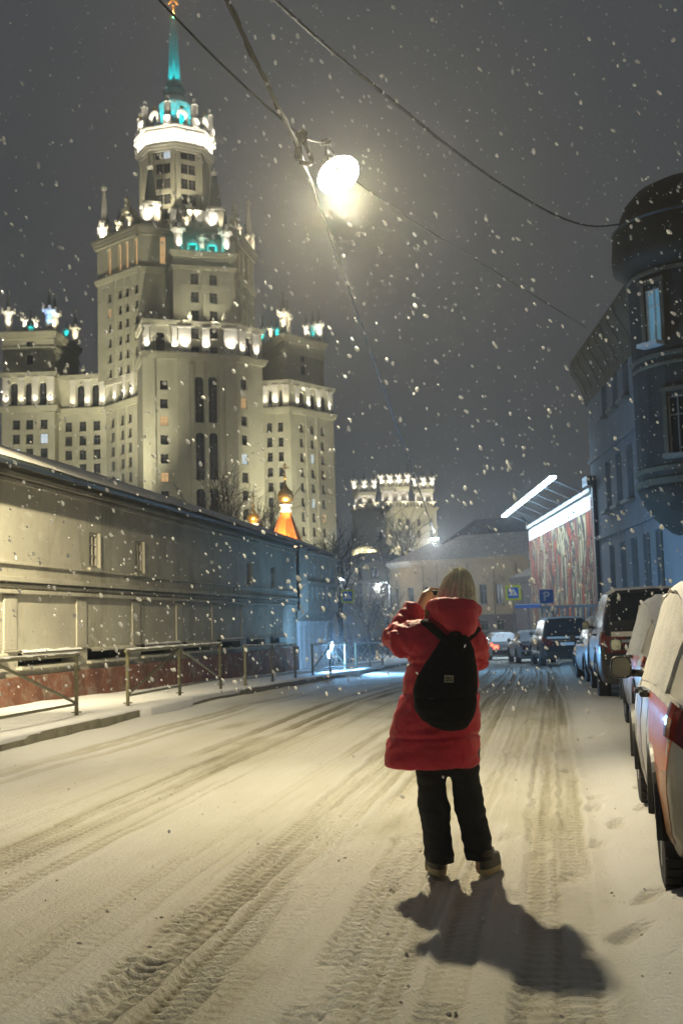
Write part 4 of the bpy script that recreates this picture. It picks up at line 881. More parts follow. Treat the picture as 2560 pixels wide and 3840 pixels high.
def simple_house(name, label, pxl, pxr, dl, dr, y_eave, cols, rowspx, w, h, wall, roofm, roof_h, depth=12, base=None, base_y=None, y_row_px=None, p_lit=0.0, dorm=(), snow=True, cat='house', pil=(), pediments=()):
    A, B = corner(pxl, dl), corner(pxr, dr); f = Face(A, B); mid = (pxl+pxr)/2
    t = thing(name, label, cat, (*((A+B)/2)[:2], gz(((A+B)/2).y)), world=True); zg = gz(min(A.y, 170))-2.5
    ze = f.sz(mid, y_eave)[1]; cs = [f.s_(x, 2200) for x in cols]; rws = [f.sz(y_row_px or mid, y)[1] for y in rowspx]
    zb = f.sz(mid, base_y)[1] if base_y else zg
    if base_y: mb = MB(); f.panel(mb, -0.05, f.L+.05, zg, zb, [(c-w/2, c+w/2, zb-1.7, zb-.6) for c in cs], d=0.12, rev=.3); mb.build('base_wall', base, t); [window(f, t, c, zb-1.15, w, 1.1, d=-.05) for c in cs]
    facade(t, f, 0, f.L, zb, ze, cs, rws, w, h, 'wall', wall, p_lit=p_lit, piers=False, rev=.25)
    mb = MB(); f.box(mb, 0.003, f.L-0.003, -depth, -.27, zg, ze); mb.build('house_body', wall, t)
    cornice(t, f, 0, f.L, ze-.1, .6, .45, depth*.98, m=wall)
    for c in pil:
        a = f.s_(c, 2200); mb = MB(); f.box(mb, a-.22, a+.22, .003, .16, zb, ze-.11); mb.build('pilaster', wall, t)
    for c in pediments:
        a = f.s_(c, 2200); r = max(rws)+h/2; mb = MB(); f.box(mb, a-w*.8, a+w*.8, .003, .18, r+.3, r+.42)
        mb.add([f.P(a-w*.8,.2,r+.43), f.P(a+w*.8,.2,r+.43), f.P(a,.2,r+.95), f.P(a-w*.8,.003,r+.43), f.P(a+w*.8,.003,r+.43), f.P(a,.003,r+.95)], [(0,1,2),(1,0,3,4),(2,1,4,5),(0,2,5,3)]); mb.build('window_pediment', wall, t)
    o = .5; mb = MB(); z0 = ze+.51
    rp = [f.P(-o,o,z0), f.P(f.L+o,o,z0), f.P(f.L+o,-depth-o,z0), f.P(-o,-depth-o,z0)]; hh = min(depth*.45, f.L*.4)
    rt = [f.P(hh*.6,-depth/2+.3,z0+roof_h), f.P(f.L-hh*.6,-depth/2+.3,z0+roof_h), f.P(f.L-hh*.6,-depth/2-.3,z0+roof_h), f.P(hh*.6,-depth/2-.3,z0+roof_h)]
    mb.hexa([rp[0], rp[1], rp[2], rp[3], rt[0], rt[1], rt[2], rt[3]]); mb.build('roof', roofm, t)
    for (px, dz, wd, hh2) in dorm:
        a = f.s_(px, 2050); mb = MB(); k = dz/roof_h; dd = o-(depth/2+.2)*k
        f.box(mb, a-wd/2, a+wd/2, dd-2.0, dd+.1, z0+dz, z0+dz+hh2); mb.hexa([f.P(a-wd*.7,dd+.25,z0+dz+hh2), f.P(a+wd*.7,dd+.25,z0+dz+hh2), f.P(a+wd*.7,dd-2.4,z0+dz+hh2), f.P(a-wd*.7,dd-2.4,z0+dz+hh2), f.P(a-.05,dd+.25,z0+dz+hh2+wd*.5), f.P(a+.05,dd+.25,z0+dz+hh2+wd*.5), f.P(a+.05,dd-2.4,z0+dz+hh2+wd*.5), f.P(a-.05,dd-2.4,z0+dz+hh2+wd*.5)])
        d_ = mb.build('dormer', wall, t); window(f, d_, a, z0+dz+hh2/2, wd*.6, hh2*.7, d=dd+.16, sill=False)
    return t, f, ze
simple_house('mid_house', 'pale yellow multi-storey house left of the street, far behind the round-sign post', 1255, 1452, 205, 200, 2122, (1335, 1350, 1398, 1412), (2150, 2205, 2258), 0.75, 2.0, 'stone_pale', 'roof_metal', 2.2, p_lit=0)
t, f, ze = simple_house('classical_house', 'two-storey ochre house with window pediments closing the street behind the person', 1560, 2045, 128, 122, 2108, (1605, 1660, 1715, 1810, 1870, 1972, 2030), (2228,), 0.82, 2.15, 'house_ochre', 'snow_dusty', 3.0, 12, 'house_base', 2305, 1810, pil=(1580, 1632, 1688, 1745, 1845, 1930, 2005), pediments=(1605, 1660, 1715, 1810, 1870, 1972, 2030))
# rounded left corner of that house
def round_corner():
    A = f.P(0, 0, 0); c = f.P(0.0, -5.2, 0); mb = MB(); zg = gz(120)-2.5; n = 7; pts = []
    for k in range(n+1):
        a = math.pi/2*k/n; pts.append(c + f.n*5.2*math.cos(a) - f.e*5.2*math.sin(a))
    for k in range(n):
        ff = Face(pts[k+1], pts[k]); w0 = ff.L/2
        zw = f.sz(1810, 2228)[1]; ops = [(w0-.4, w0+.4, zw-1.07, zw+1.07)] if k % 2 == 0 else []
        ff.panel(mb, 0, ff.L, zg, ze, ops, rev=.25)
        for o in ops: window(ff, t, w0, zw, .8, 2.14, d=-.2)
    mb.build('corner_wall', 'house_ochre', t)
    mb = MB(); mb.lathe([(5.25, ze-.1), (5.6, ze+.2), (5.7, ze+.5), (5.7, ze+.52), (0.3, ze+2.9)], c, 28); mb.build('corner_roof', 'snow_dusty', t)
round_corner()
simple_house('brick_house', 'tall dark house with snowy mansard roof rising behind the ochre house', 1655, 2010, 172, 168, 2062, (1775, 1805, 1860, 1900, 1945), (2090,), 1.0, 1.6, 'brick_dull', 'brick_dull', 4.8, 16, dorm=((1775, 1.0, 1.3, 1.7), (1812, 1.0, 1.3, 1.5)), cat='house')
mb = MB(); A = corner(1960, 128); 
t2 = simple_house('side_house', 'low dark house with a pointed dormer left of the mural', 1935, 2040, 112, 105, 2180, (1955,), (2240,), 0.8, 1.6, 'brick_dull', 'snow_dusty', 2.6, 10, dorm=((1965, 0.6, 1.2, 1.1),))

# ================================================================== RIGHT CORNER BUILDING
def build_right():
    a_ = lambda d, px: corner(px, 1)*0 + at(px, 2310, d)
    N = at(2600, 2310, 40.2); Fa = at(2240, 2310, 57.6); N.z = Fa.z = 0
    t = thing('corner_building', 'dark three-storey corner house with domed round turret on the right', 'building', (N.x, N.y, gz(N.y)), world=True)
    f = Face(Fa, N); L = f.L; zt = f.sz(2250, 1385)[1]; zg = -2.0     # seen from the street: left end far, right end near
    cols3 = [f.s_(x, 2120) for x in (2295, 2337, 2380, 2427)]; cols = [f.s_(x, 1800) for x in (2270, 2313, 2356)]
    z3 = (f.sz(2380, 2120)[1]); z2 = f.sz(2313, 1800)[1]; z1 = f.sz(2297, 1440)[1]
    ww = 1.15
    alls = [f.s_(x, 2120) for x in (2295, 2337, 2380, 2427, 2475)]
    ops = [(c-ww/2, c+ww/2, z-1.15, z+1.15) for c in alls[:3] for z in (z1, z2)]+[(c-ww/2, c+ww/2, z3-1.15, z3+1.15) for c in alls]
    mb = MB(); f.panel(mb, 0, L, zg, zt, ops, rev=.3); part = mb.build('wall', 'grey_plaster', t)
    for o in ops: window(f, part, (o[0]+o[1])/2, (o[2]+o[3])/2, ww, 2.3, d=-.2, bars=1)
    mb = MB(); f.box(mb, 0.003, L, -12, -.32, zg, zt); mb.build('house_body', 'grey_plaster', t)
    for z in (z3+1.6, z2+1.55): 
        m2 = MB(); f.box(m2, 0, L, .003, .12, z, z+.2); m2.build('string_course', 'grey_plaster', t)
    # flared cornice curving out over the wall
    prof = [(0.0, zt-.9), (.08, zt-.5), (.22, zt-.1), (.45, zt+.35), (.66, zt+.7), (.72, zt+1.1), (.58, zt+1.45), (0.2, zt+1.8), (-1.0, zt+2.4)]
    mb = MB(); mb.grid([[f.P(s, d, z) for d, z in prof] for s in np.linspace(-0.6, L-1.2, 24)])
    vs = [f.P(-0.6, d, z) for d, z in prof]; mb.add(vs+[f.P(-0.6, -1, zt-1.1)], [tuple(range(len(vs)+1))]); mb.build('cornice', 'cornice_brown', t, smooth=True)
    for s in np.arange(0.5, L-1.4, 1.5):
        m2 = MB(); m2.tube([f.P(s, d+.03, z) for d, z in prof[1:6]], 0.012, 5); m2.build('roof_rib', 'roof_brown', t)
    # round turret on the near corner, corbelled out over the pavement
    C = at(2592, 1000, 41.5); C.z = 0; R = 2.25
    zc = zat(2500, 985, 40.5); zb = zat(2480, 1830, 40.5); n = 20
    fz = [zat(2480, 1170, 39.3), zat(2520, 1590, 39.3)]; hh = [1.9, 2.0]
    pts = [Vector((C.x+R*math.cos(2*math.pi*k/n), C.y+R*math.sin(2*math.pi*k/n), 0)) for k in range(n)]
    mb = MB(); faces = [Face(pts[k], pts[(k+1) % n]) for k in range(n)]; ops_ = {}; wf = []
    for i, (wx, wy) in enumerate(((2480, 1170), (2520, 1590))):
        best = None
        for k, ff in enumerate(faces):
            q = ff.P(ff.L/2, 0, fz[i]); v = q-CAM
            if ff.n.dot(-v) <= 0: continue
            e_ = abs(v.normalized().cross(ray(wx, wy)).length)
            if best is None or e_ < best[0]: best = (e_, k)
        ff = faces[best[1]]; w0 = ff.L/2; wf.append((ff, fz[i])); zz = fz[i]; ops_.setdefault(best[1], []).append((w0-.33, w0+.33, zz-hh[i]/2, zz+hh[i]/2))
        window(ff, t, w0, zz, .66, hh[i], 'glass_curtain' if i == 0 else 'glass_dark', d=-.1, frame='white_paint' if i == 0 else 'window_frame', sill=True)
    for k, ff in enumerate(faces): ff.panel(mb, 0, ff.L, zb, zc, ops_.get(k, []), rev=.22)
    mb.build('turret_wall', 'dark_plaster', t)
    m2 = MB(); m2.lathe([(.3, zb-1.9), (1.2, zb-1.5), (1.75, zb-1.0), (2.1, zb-.5), (R+.05, zb)], C, 28); m2.build('corbel', 'dark_plaster', t, smooth=True)
    zr = zat(2480, 850, 40.5); ztp = zat(2500, 655, 40.5)
    m2 = MB(); m2.lathe([(R+.02, zc-.35), (R+.30, zc-.12), (R+.50, zc+.05), (R+.53, zc+.35), (R+.46, zr), (R+.40, zr+.12), (R+.22, zr+.25), (R+.18, zr+.6), (R, zr+1.0), (R-.4, zr+1.45), (R-1.1, zr+1.8), (.2, ztp+.2)], C, 36); m2.build('turret_dome', 'roof_brown', t, smooth=True)
    for zz, hh_, pr in ((fz[0]-1.45, .14, .08), (fz[0]-1.75, .10, .05), (fz[1]-1.5, .16, .09), (fz[0]+1.5, .12, .07), (zb+.05, .22, .10)):
        m2 = MB(); m2.lathe([(R+.01, zz), (R+pr, zz+.03), (R+pr, zz+hh_), (R+.01, zz+hh_+.04)], C, 36); m2.build('string_course', 'cornice_brown', t)
    for i, (ff, zz) in enumerate(wf):
        m2 = MB(); w0 = ff.L/2; ff.box(m2, w0-.5, w0-.34, .003, .07, zz-1.1, zz+1.15); ff.box(m2, w0+.34, w0+.5, .003, .07, zz-1.1, zz+1.15); ff.box(m2, w0-.56, w0+.56, .003, .12, zz+1.152, zz+1.3); m2.build('window_surround', 'cornice_brown', t)
    m2 = MB(); m2.lathe([(R+.44, zr-.02), (R+.5, zr+.06), (R+.40, zr+.14)], C, 36); m2.build('dome_band', 'roof_metal', t)
    # near flank behind the turret and the base below it
    g = Face(N, at(2900, 2310, 39.0)); m2 = MB(); g.box(m2, 0.3, 9, -12, -0.3, zg, zc); m2.build('flank_wall', 'dark_plaster', t)
    return t
mat('glass_curtain', (0.20, 0.42, 0.55), 0.6, 0.5, 3.0, stretch=(6, 6, 0.05), emit=(0.20, 0.45, 0.60), estr=0.30)
build_right()

# ================================================================== MURAL WALL with its light bars
def mural_mat():
    m = bpy.data.materials.new('mural_print'); m.use_nodes = True; n = m.node_tree; L = n.links; b = n.nodes['Principled BSDF']; b.inputs['Roughness'].default_value = 0.8
    t = n.nodes.new('ShaderNodeTexCoord'); mp = n.nodes.new('ShaderNodeMapping'); mp.inputs['Scale'].default_value = (0.42, 0.42, 0.16); L.new(t.outputs['Object'], mp.inputs[0])
    no = n.nodes.new('ShaderNodeTexNoise'); no.inputs['Scale'].default_value = 1.0; no.inputs['Detail'].default_value = 5; no.inputs['Distortion'].default_value = 1.6; no.inputs['Roughness'].default_value = .6; L.new(mp.outputs[0], no.inputs['Vector'])
    r = n.nodes.new('ShaderNodeValToRGB'); cr = r.color_ramp; cr.interpolation = 'LINEAR'
    stops = [(0.24, (.02,.08,.045)), (0.34, (.03,.05,.035)), (0.39, (.025,.022,.025)), (0.41, (.48,.035,.012)), (0.445, (.45,.10,.02)), (0.46, (.04,.02,.02)), (0.505, (.03,.03,.03)), (0.52, (.50,.36,.17)), (0.555, (.56,.44,.25)), (0.575, (.07,.03,.03)), (0.62, (.02,.05,.035)), (0.65, (.46,.05,.015)), (0.70, (.05,.03,.03)), (0.8, (.03,.08,.05))]
    cr.elements[0].position, cr.elements[0].color = stops[0][0], (*stops[0][1], 1); cr.elements[1].position, cr.elements[1].color = stops[-1][0], (*stops[-1][1], 1)
    for p, c in stops[1:-1]: e = cr.elements.new(p); e.color = (*c, 1)
    L.new(no.outputs['Fac'], r.inputs[0]); L.new(r.outputs[0], b.inputs['Base Color']); MATS['mural_print'] = m
mural_mat()
def build_mural():
    A = at(1993, 2310, 80.0); B = at(2243, 2310, 57.3); A.z = B.z = 0; f = Face(A, B)
    t = thing('mural_wall', 'wall-sized painted banner of red and cream streaks under bright light bars', 'mural', (B.x, B.y, gz(B.y)), world=True)
    zt = f.sz(2120, 1908)[1]; zb = -2.2
    mb = MB(); f.box(mb, 0, f.L, -5, -.1, zb, zt+.1); mb.build('wall', 'grey_plaster', t)
    mb = MB(); f.box(mb, 0.15, f.L-.1, -.097, 0.0, zb+.6, zt-.75); mb.build('banner', 'mural_print', t)
    mb = MB(); f.box(mb, 0.15, f.L-.1, -.097, 0.004, zt-.746, zt); mb.build('header_panel', 'white_paint', t)
    mb = MB(); f.box(mb, f.L-.1, f.L+.15, -.2, .12, zb, zt-.2); mb.build('edge_strip', 'red_edge', t)
    mb = MB(); f.box(mb, f.L+.15, f.L+.65, -.4, .05, zb, zt+.25); mb.build('edge_post', 'dark_red', t); 
    mb = MB(); f.box(mb, f.L+.65, f.L+1.0, -.4, .2, zb, zt+.3); f.box(mb, f.L-.2, f.L+1.05, -.5, .45, zt+.3, zt+.75); mb.build('post_cap', 'roof_metal', t)
    mb = MB(); f.box(mb, -.1, f.L-.2, -.3, .12, zt+.11, zt+.32); mb.build('coping', 'white_paint', t)
    return t, f, zt
mat('red_edge', (0.42, 0.06, 0.03), 0.6); mat('dark_red', (0.09, 0.03, 0.035), 0.7)
MUR, MF, MZ = build_mural()
def light_bars():
    f = MF; n = 7; seg = (f.L-1.2)/n
    t = thing('light_bar', 'row of white LED floodlights on brackets above the mural', 'floodlight', f.P(f.L/2, 1.6, MZ+1.0), world=True)
    out, up = 1.75, 0.95
    for k in range(n):
        a0 = 0.6+k*seg; c = a0+seg/2
        mb = MB(); mb.tube([f.P(c, -.05, MZ+.2), f.P(c, out, MZ+up+.1)], .035, 6); mb.build('bracket', 'steel', t)
        mb = MB(); f.box(mb, a0+.25, a0+seg-.25, out-.15, out+.15, MZ+up+.08, MZ+up+.2); mb.build('housing', 'steel', t)
        mb = MB(); f.box(mb, a0+.3, a0+seg-.3, out-.15, out+.15, MZ+up-.02, MZ+up+.075); mb.build('lens', 'led_lens', t)
        lamp('bar_light', 'SPOT', f.P(c, out, MZ+up-.12), 330, (.70, .86, 1.0), t, .25, f.P(c, 0, MZ-3.2), 120, .5)
light_bars()

# fence in front of the mural
def build_fence():
    t = thing('bar_fence', 'tall grey fence of vertical bars before the mural foot', 'fence', (1.0, 57.0, gz(57)), world=True)
    P, Q = at(2022, 2300, 56.5), at(2235, 2300, 55.5); P.z = Q.z = 0; f = Face(P, Q); zt = f.sz(2120, 2268)[1]; zg = gz(57)
    for z0 in (zt-.14, zg+.25):
        mb = MB(); f.box(mb, 0, f.L, -.04, .04, z0, z0+.12); mb.build('rail', 'steel', t)
    for k in range(11):
        mb = MB(); a = f.L*(k+.5)/11; f.box(mb, a-.04, a+.04, -.03, .03, zg-.1, zt-.143); mb.build('bar', 'steel', t)
build_fence()

# ================================================================== CHURCH behind the wall
def build_church():
    D = 118; c = corner(1081, D); zr = zat(1081, 2060, D); t = thing('church', 'small church with orange lit tent roof and golden onion dome above the wall', 'church', (c.x, c.y, gz(c.y)), world=True)
    z = lambda y: zat(1081, y, D); oc = lambda r: [(c.x+r*math.cos(math.pi/4*k+.2), c.y+r*math.sin(math.pi/4*k+.2)) for k in range(8)]
    mb = MB(); mb.prism(oc(1.85), gz(c.y)-2, z(2045)); mb.build('drum', 'white_paint', t)
    for k in range(8):
        a0, a1 = math.pi/4*k+.2, math.pi/4*(k+1)+.2; mb = MB(); r0, r1 = 1.75, .44
        V = [(c.x+r0*math.cos(a0), c.y+r0*math.sin(a0), z(2045)), (c.x+r0*math.cos(a1), c.y+r0*math.sin(a1), z(2045)), (c.x+r1*math.cos(a1), c.y+r1*math.sin(a1), z(1921)), (c.x+r1*math.cos(a0), c.y+r1*math.sin(a0), z(1921))]
        mb.add(V, [(0,1,2,3)]); mb.tube([V[0], V[3]], .06, 5); mb.build('tent_face', 'tent_roof', t)
    mb = MB(); mb.lathe([(.5,z(1921)),(.62,z(1916)),(.55,z(1913)),(.50,z(1898)),(.70,z(1894)),(.62,z(1890))], (c.x,c.y,0), 14); mb.build('neck', 'white_paint', t)
    def onion(cx, cy, z0, s, tt):
        mb = MB(); mb.lathe([(.30*s,z0),(.62*s,z0+.25*s),(.74*s,z0+.60*s),(.62*s,z0+.98*s),(.28*s,z0+1.35*s),(.10*s,z0+1.75*s),(.05*s,z0+2.2*s)], (cx,cy,0), 18); mb.build('onion_dome', 'gold', tt, smooth=True)
        mb = MB(); b = z0+2.1*s; mb.lathe([(.05,b),(.16*s,b+.12*s),(.05,b+.28*s)], (cx,cy,0), 8); mb.box(cx-.045*s,cx+.045*s,cy-.04,cy+.04,b+.2*s,b+1.5*s); mb.box(cx-.42*s,cx+.42*s,cy-.045,cy+.035,b+1.0*s,b+1.09*s); mb.box(cx-.2*s,cx+.2*s,cy-.045,cy+.035,b+1.25*s,b+1.33*s); mb.build('cross', 'gold', tt)
    onion(c.x, c.y, z(1889), 1.2, t)
    n = Vector((-c.x, -c.y, 0)).normalized(); e = Vector((n.y, -n.x, 0))
    lamp('tent_light', 'SPOT', c+n*4.2+e*1.5+Vector((0,0,z(2040))), 5200, (1.0, .62, .26), t, .1, (c.x, c.y, z(1980)), 100); lamp('dome_light', 'SPOT', c+n*2.6-e*.5+Vector((0,0,z(1985))), 2500, (1.0, .8, .5), t, .1, (c.x, c.y, z(1870)), 50)
    c2 = corner(957, 112); t2 = thing('chapel', 'small golden onion dome with cross just clearing the wall roof', 'chapel', (c2.x, c2.y, gz(c2.y)), world=True); zz = zat(957, 1968, 112)
    mb = MB(); mb.lathe([(.5, gz(c2.y)-2), (.5, zz), (.62, zz+.1), (.35, zz+.2)], (c2.x, c2.y, 0), 14); mb.build('drum', 'white_paint', t2); onion(c2.x, c2.y, zz+.15, .85, t2)
    n = Vector((-c2.x, -c2.y, 0)).normalized(); lamp('dome_light', 'SPOT', c2+n*2.5+Vector((0,0,zz-.4)), 1800, (1.0, .62, .25), t2, .1, (c2.x, c2.y, zz+.7), 60)
build_church()

# ================================================================== BARE TREES
def bare_tree(label, px, dist, py_top, spread, seed, n0=6, shrub=False, group='bare winter trees'):
    rnd = random.Random(seed); p = corner(px, dist); z0 = gz(p.y)-.2; H = zat(px, py_top, dist)-z0
    t = thing('bare_shrub' if shrub else 'bare_tree', label, 'shrub' if shrub else 'tree', (p.x, p.y, z0), group=group); tr = MB(); cr = MB()
    if not shrub: tr.tube([(0,0,0), (rnd.uniform(-.2,.2), rnd.uniform(-.2,.2), H*.35), (rnd.uniform(-.4,.4), 0, H*.62)], [H*.022+.05, H*.016+.03, H*.008+.02], 8)
    def grow(a, d, ln, r, lv):
        m = a+d*ln*.5+Vector((rnd.uniform(-1,1), rnd.uniform(-1,1), rnd.uniform(-.3,.6)))*ln*.09; b = a+d*ln
        (tr if lv == 0 else cr).tube([a, m, b], [r, r*.75, r*.5], 5 if lv < 2 else 3, cap=False)
        if lv >= 3: return
        for k in range(5 if lv < 2 else 4):
            q = a.lerp(b, rnd.uniform(.35, 1.0)); nd = (d+Vector((rnd.gauss(0,.55), rnd.gauss(0,.55), rnd.gauss(.12,.4)))).normalized(); grow(q, nd, ln*rnd.uniform(.45,.68), r*.5, lv+1)
    for k in range(n0):
        a = Vector((rnd.uniform(-.3,.3)*(spread if shrub else .3), rnd.uniform(-.3,.3), 0 if shrub else H*rnd.uniform(.25,.6))); an = 2*math.pi*k/n0+rnd.random()
        d = Vector((math.cos(an)*spread*.35/H*1.6, math.sin(an)*spread*.35/H*1.6, 1)).normalized(); grow(a, d, H*rnd.uniform(.38,.52), H*.008+.012, 0)
    tr.build('trunk', 'bark', t); cr.build('crown', 'twig', t)
for i, a in enumerate([('tall bare tree peeking over the wall roof beside the chapel dome', 835, 132, 1925, 6.0, 3, 12), ('bare tree behind the wall roof between chapel and tent roof', 1000, 140, 1968, 5.0, 4, 9),
          ('slim bare tree behind the end of the white building', 1275, 78, 2075, 3.0, 5, 8), ('leafless tree over the crossing sign on the left', 1380, 100, 2250, 5.0, 6, 8), ('bare tree in front of the rounded house corner', 1450, 112, 2215, 5.0, 7, 8), ('bare tree standing in front of the tower block', 1520, 150, 2040, 6, 8, 8)]): bare_tree(*a)
for i, a in enumerate([('dark leafless bush below the round sign', 1345, 76, 2330, 5.0, 13, 16, True, 'dark bushes'), ('dark leafless bush left of the person’s elbow', 1415, 84, 2320, 6.0, 14, 18, True, 'dark bushes'), ('low dark bush at the foot of the round-sign post', 1300, 70, 2380, 4.0, 15, 14, True, 'dark bushes')]): bare_tree(*a)

# ================================================================== FAR STREET LAMPS
def far_lamp(label, px, py, dist, armdx, power, size=.5):
    p = at(px, py, dist); zg = gz(p.y); q = corner(px+(armdx or 0), dist); t = thing('street_lamp', label, 'street lamp', (q.x, q.y, zg if armdx else p.z), group='distant street lamps', world=True)
    mb = MB()
    if armdx is None: mb.tube([p+Vector((0,0,.2)), p+Vector((0,0,.6))], .03, 6); mb.build('hanger', 'cable', t)
    else: mb.tube([(q.x,q.y,zg-.2), (q.x,q.y,p.z-.1), (q.x+(p.x-q.x)*.3, q.y, p.z+.22), (p.x, p.y, p.z+.18)], [.09,.07,.05,.045], 7); mb.build('pole', 'steel', t)
    mb = MB(); mb.lathe([(size*.2,.22),(size*.5,.16),(size*.55,.07)], p, 12); mb.build('lamp_head', 'steel', t)
    mb = MB(); mb.lathe([(size*.5,.065),(size*.4,-.03),(size*.1,-.07)], p, 12); mb.build('lens', 'far_lens', t)
    lamp('lamp_light', 'POINT', p+Vector((0,0,-.25)), power, (.85,.95,1.0), t, .12)
far_lamp('far street lamp glowing above the ochre house roof', 1628, 2022, 96, None, 3200, .8)
far_lamp('far street lamp left of the ochre house corner', 1420, 2192, 112, 45, 1600, .5)
far_lamp('far street lamp beyond the end of the white building', 1282, 2172, 125, -30, 900, .55)
far_lamp('small lamp shining just above the white building roof', 432, 1803, 130, 20, 700, .55)

# ================================================================== HANGING STREET LAMP AND CABLES
LP = at(1266, 655, 11.3)
def hang_lamp():
    t = thing('hanging_street_lamp', 'blazing round street lamp hung from a wire over the road', 'street lamp', LP)
    tilt = Matrix.Rotation(rad(16), 3, 'Y') @ Matrix.Rotation(rad(14), 3, 'X')
    tilt = Matrix.Rotation(YAW, 3, 'Z') @ Matrix.Rotation(rad(-30), 3, 'Y') @ Matrix.Rotation(rad(-14), 3, 'X')
    mb = MB(); mb.lathe([(.03,.24),(.055,.23),(.07,.16),(.11,.135),(.125,.12)], (0,0,0), 24, tilt); mb.build('housing', 'cable', t, smooth=True)
    mb = MB(); mb.lathe([(.005,.125),(.10,.115),(.17,.085),(.218,.035),(.23,-.01),(.215,-.06),(.175,-.10),(.115,-.13),(.05,-.145),(.005,-.147)], (0,0,0), 28, tilt); mb.build('bowl_lens', 'lamp_lens', t, smooth=True)
    top = tilt @ Vector((0,0,.24)); mb = MB(); mb.tube([top, top+Vector((0,0,.16))], .012, 6); mb.box(top.x-.05, top.x+.05, top.y-.03, top.y+.03, top.z+.14, top.z+.2); mb.build('hanger', 'cable', t)
    # batwing optics: one lobe each way along the street
    lamp('lamp_light', 'SPOT', (0, -.04, -.24), 2650, (1.0, 0.86, 0.56), t, .12, Vector((0.7, -4.3, -5)), 114, 1.0)
    lamp('lamp_light', 'SPOT', (0, .04, -.24), 1300, (1.0, 0.86, 0.56), t, .12, Vector((-1.4, 3.8, -5)), 114, 1.0)
    return LP + top + Vector((0,0,.17))
HANG = hang_lamp()
def pole_lamp():
    """kerbside lamp just beyond the left edge of the picture; it lights the wall"""
    x, y, z = -7.15, 12.6, 6.1
    t = thing('pole_street_lamp', 'kerbside street lamp post left of the railings, beyond the picture edge', 'street lamp', (x, y, .13))
    mb = MB(); mb.tube([(0,0,-.1), (0,0,5.4), (0,.25,5.95), (0,.7,6.1)], [.08,.06,.045,.04], 8); mb.build('pole', 'steel', t)
    mb = MB(); mb.box(-.14, .14, .6, 1.15, 5.99, 6.14); mb.build('lamp_head', 'steel', t, bevel=.03)
    mb = MB(); mb.box(-.10, .10, .66, 1.1, 5.965, 5.985); mb.build('lens', 'lamp_lens', t)
    mb = MB(); mb.box(-.16, .04, .1, .22, 5.62, 5.80); mb.build('added_wall_head', 'black_plastic', t)  # second head, added only to brighten and warm the wall
    mb = MB(); mb.box(-.14, .02, .225, .232, 5.64, 5.78); mb.build('added_head_lens', 'lamp_lens', t)
    lamp('lamp_light', 'SPOT', (0, .88, 5.9), 900, (1.0, 0.86, 0.54), t, .12, (-.2, 1.0, 0), 130, .6)
    lamp('added_head_light', 'SPOT', (-.06, .27, 5.7), 9000, (1.0, 0.86, 0.54), t, .08, (-2.25, 5.4, 2.7), 62, 1.0)
pole_lamp()
def catenary(a, b, sag, n=24):
    a, b = Vector(a), Vector(b); return [a.lerp(b, k/n)-Vector((0,0,sag*4*(k/n)*(1-k/n))) for k in range(n+1)]
def smooth_path(pts, n=12):
    pts = [Vector(p) for p in pts]; out = []; P = [pts[0]*2-pts[1]]+pts+[pts[-1]*2-pts[-2]]
    for i in range(1, len(P)-2):
        for k in range(n):
            t = k/n; out.append(0.5*((2*P[i])+(P[i+1]-P[i-1])*t+(2*P[i-1]-5*P[i]+4*P[i+1]-P[i+2])*t*t+(3*P[i]-P[i-1]-3*P[i+1]+P[i+2])*t**3))
    return out+[pts[-1]]
CL = at(1118, 548, 10.4); CB = at(1134, 512, 10.5)
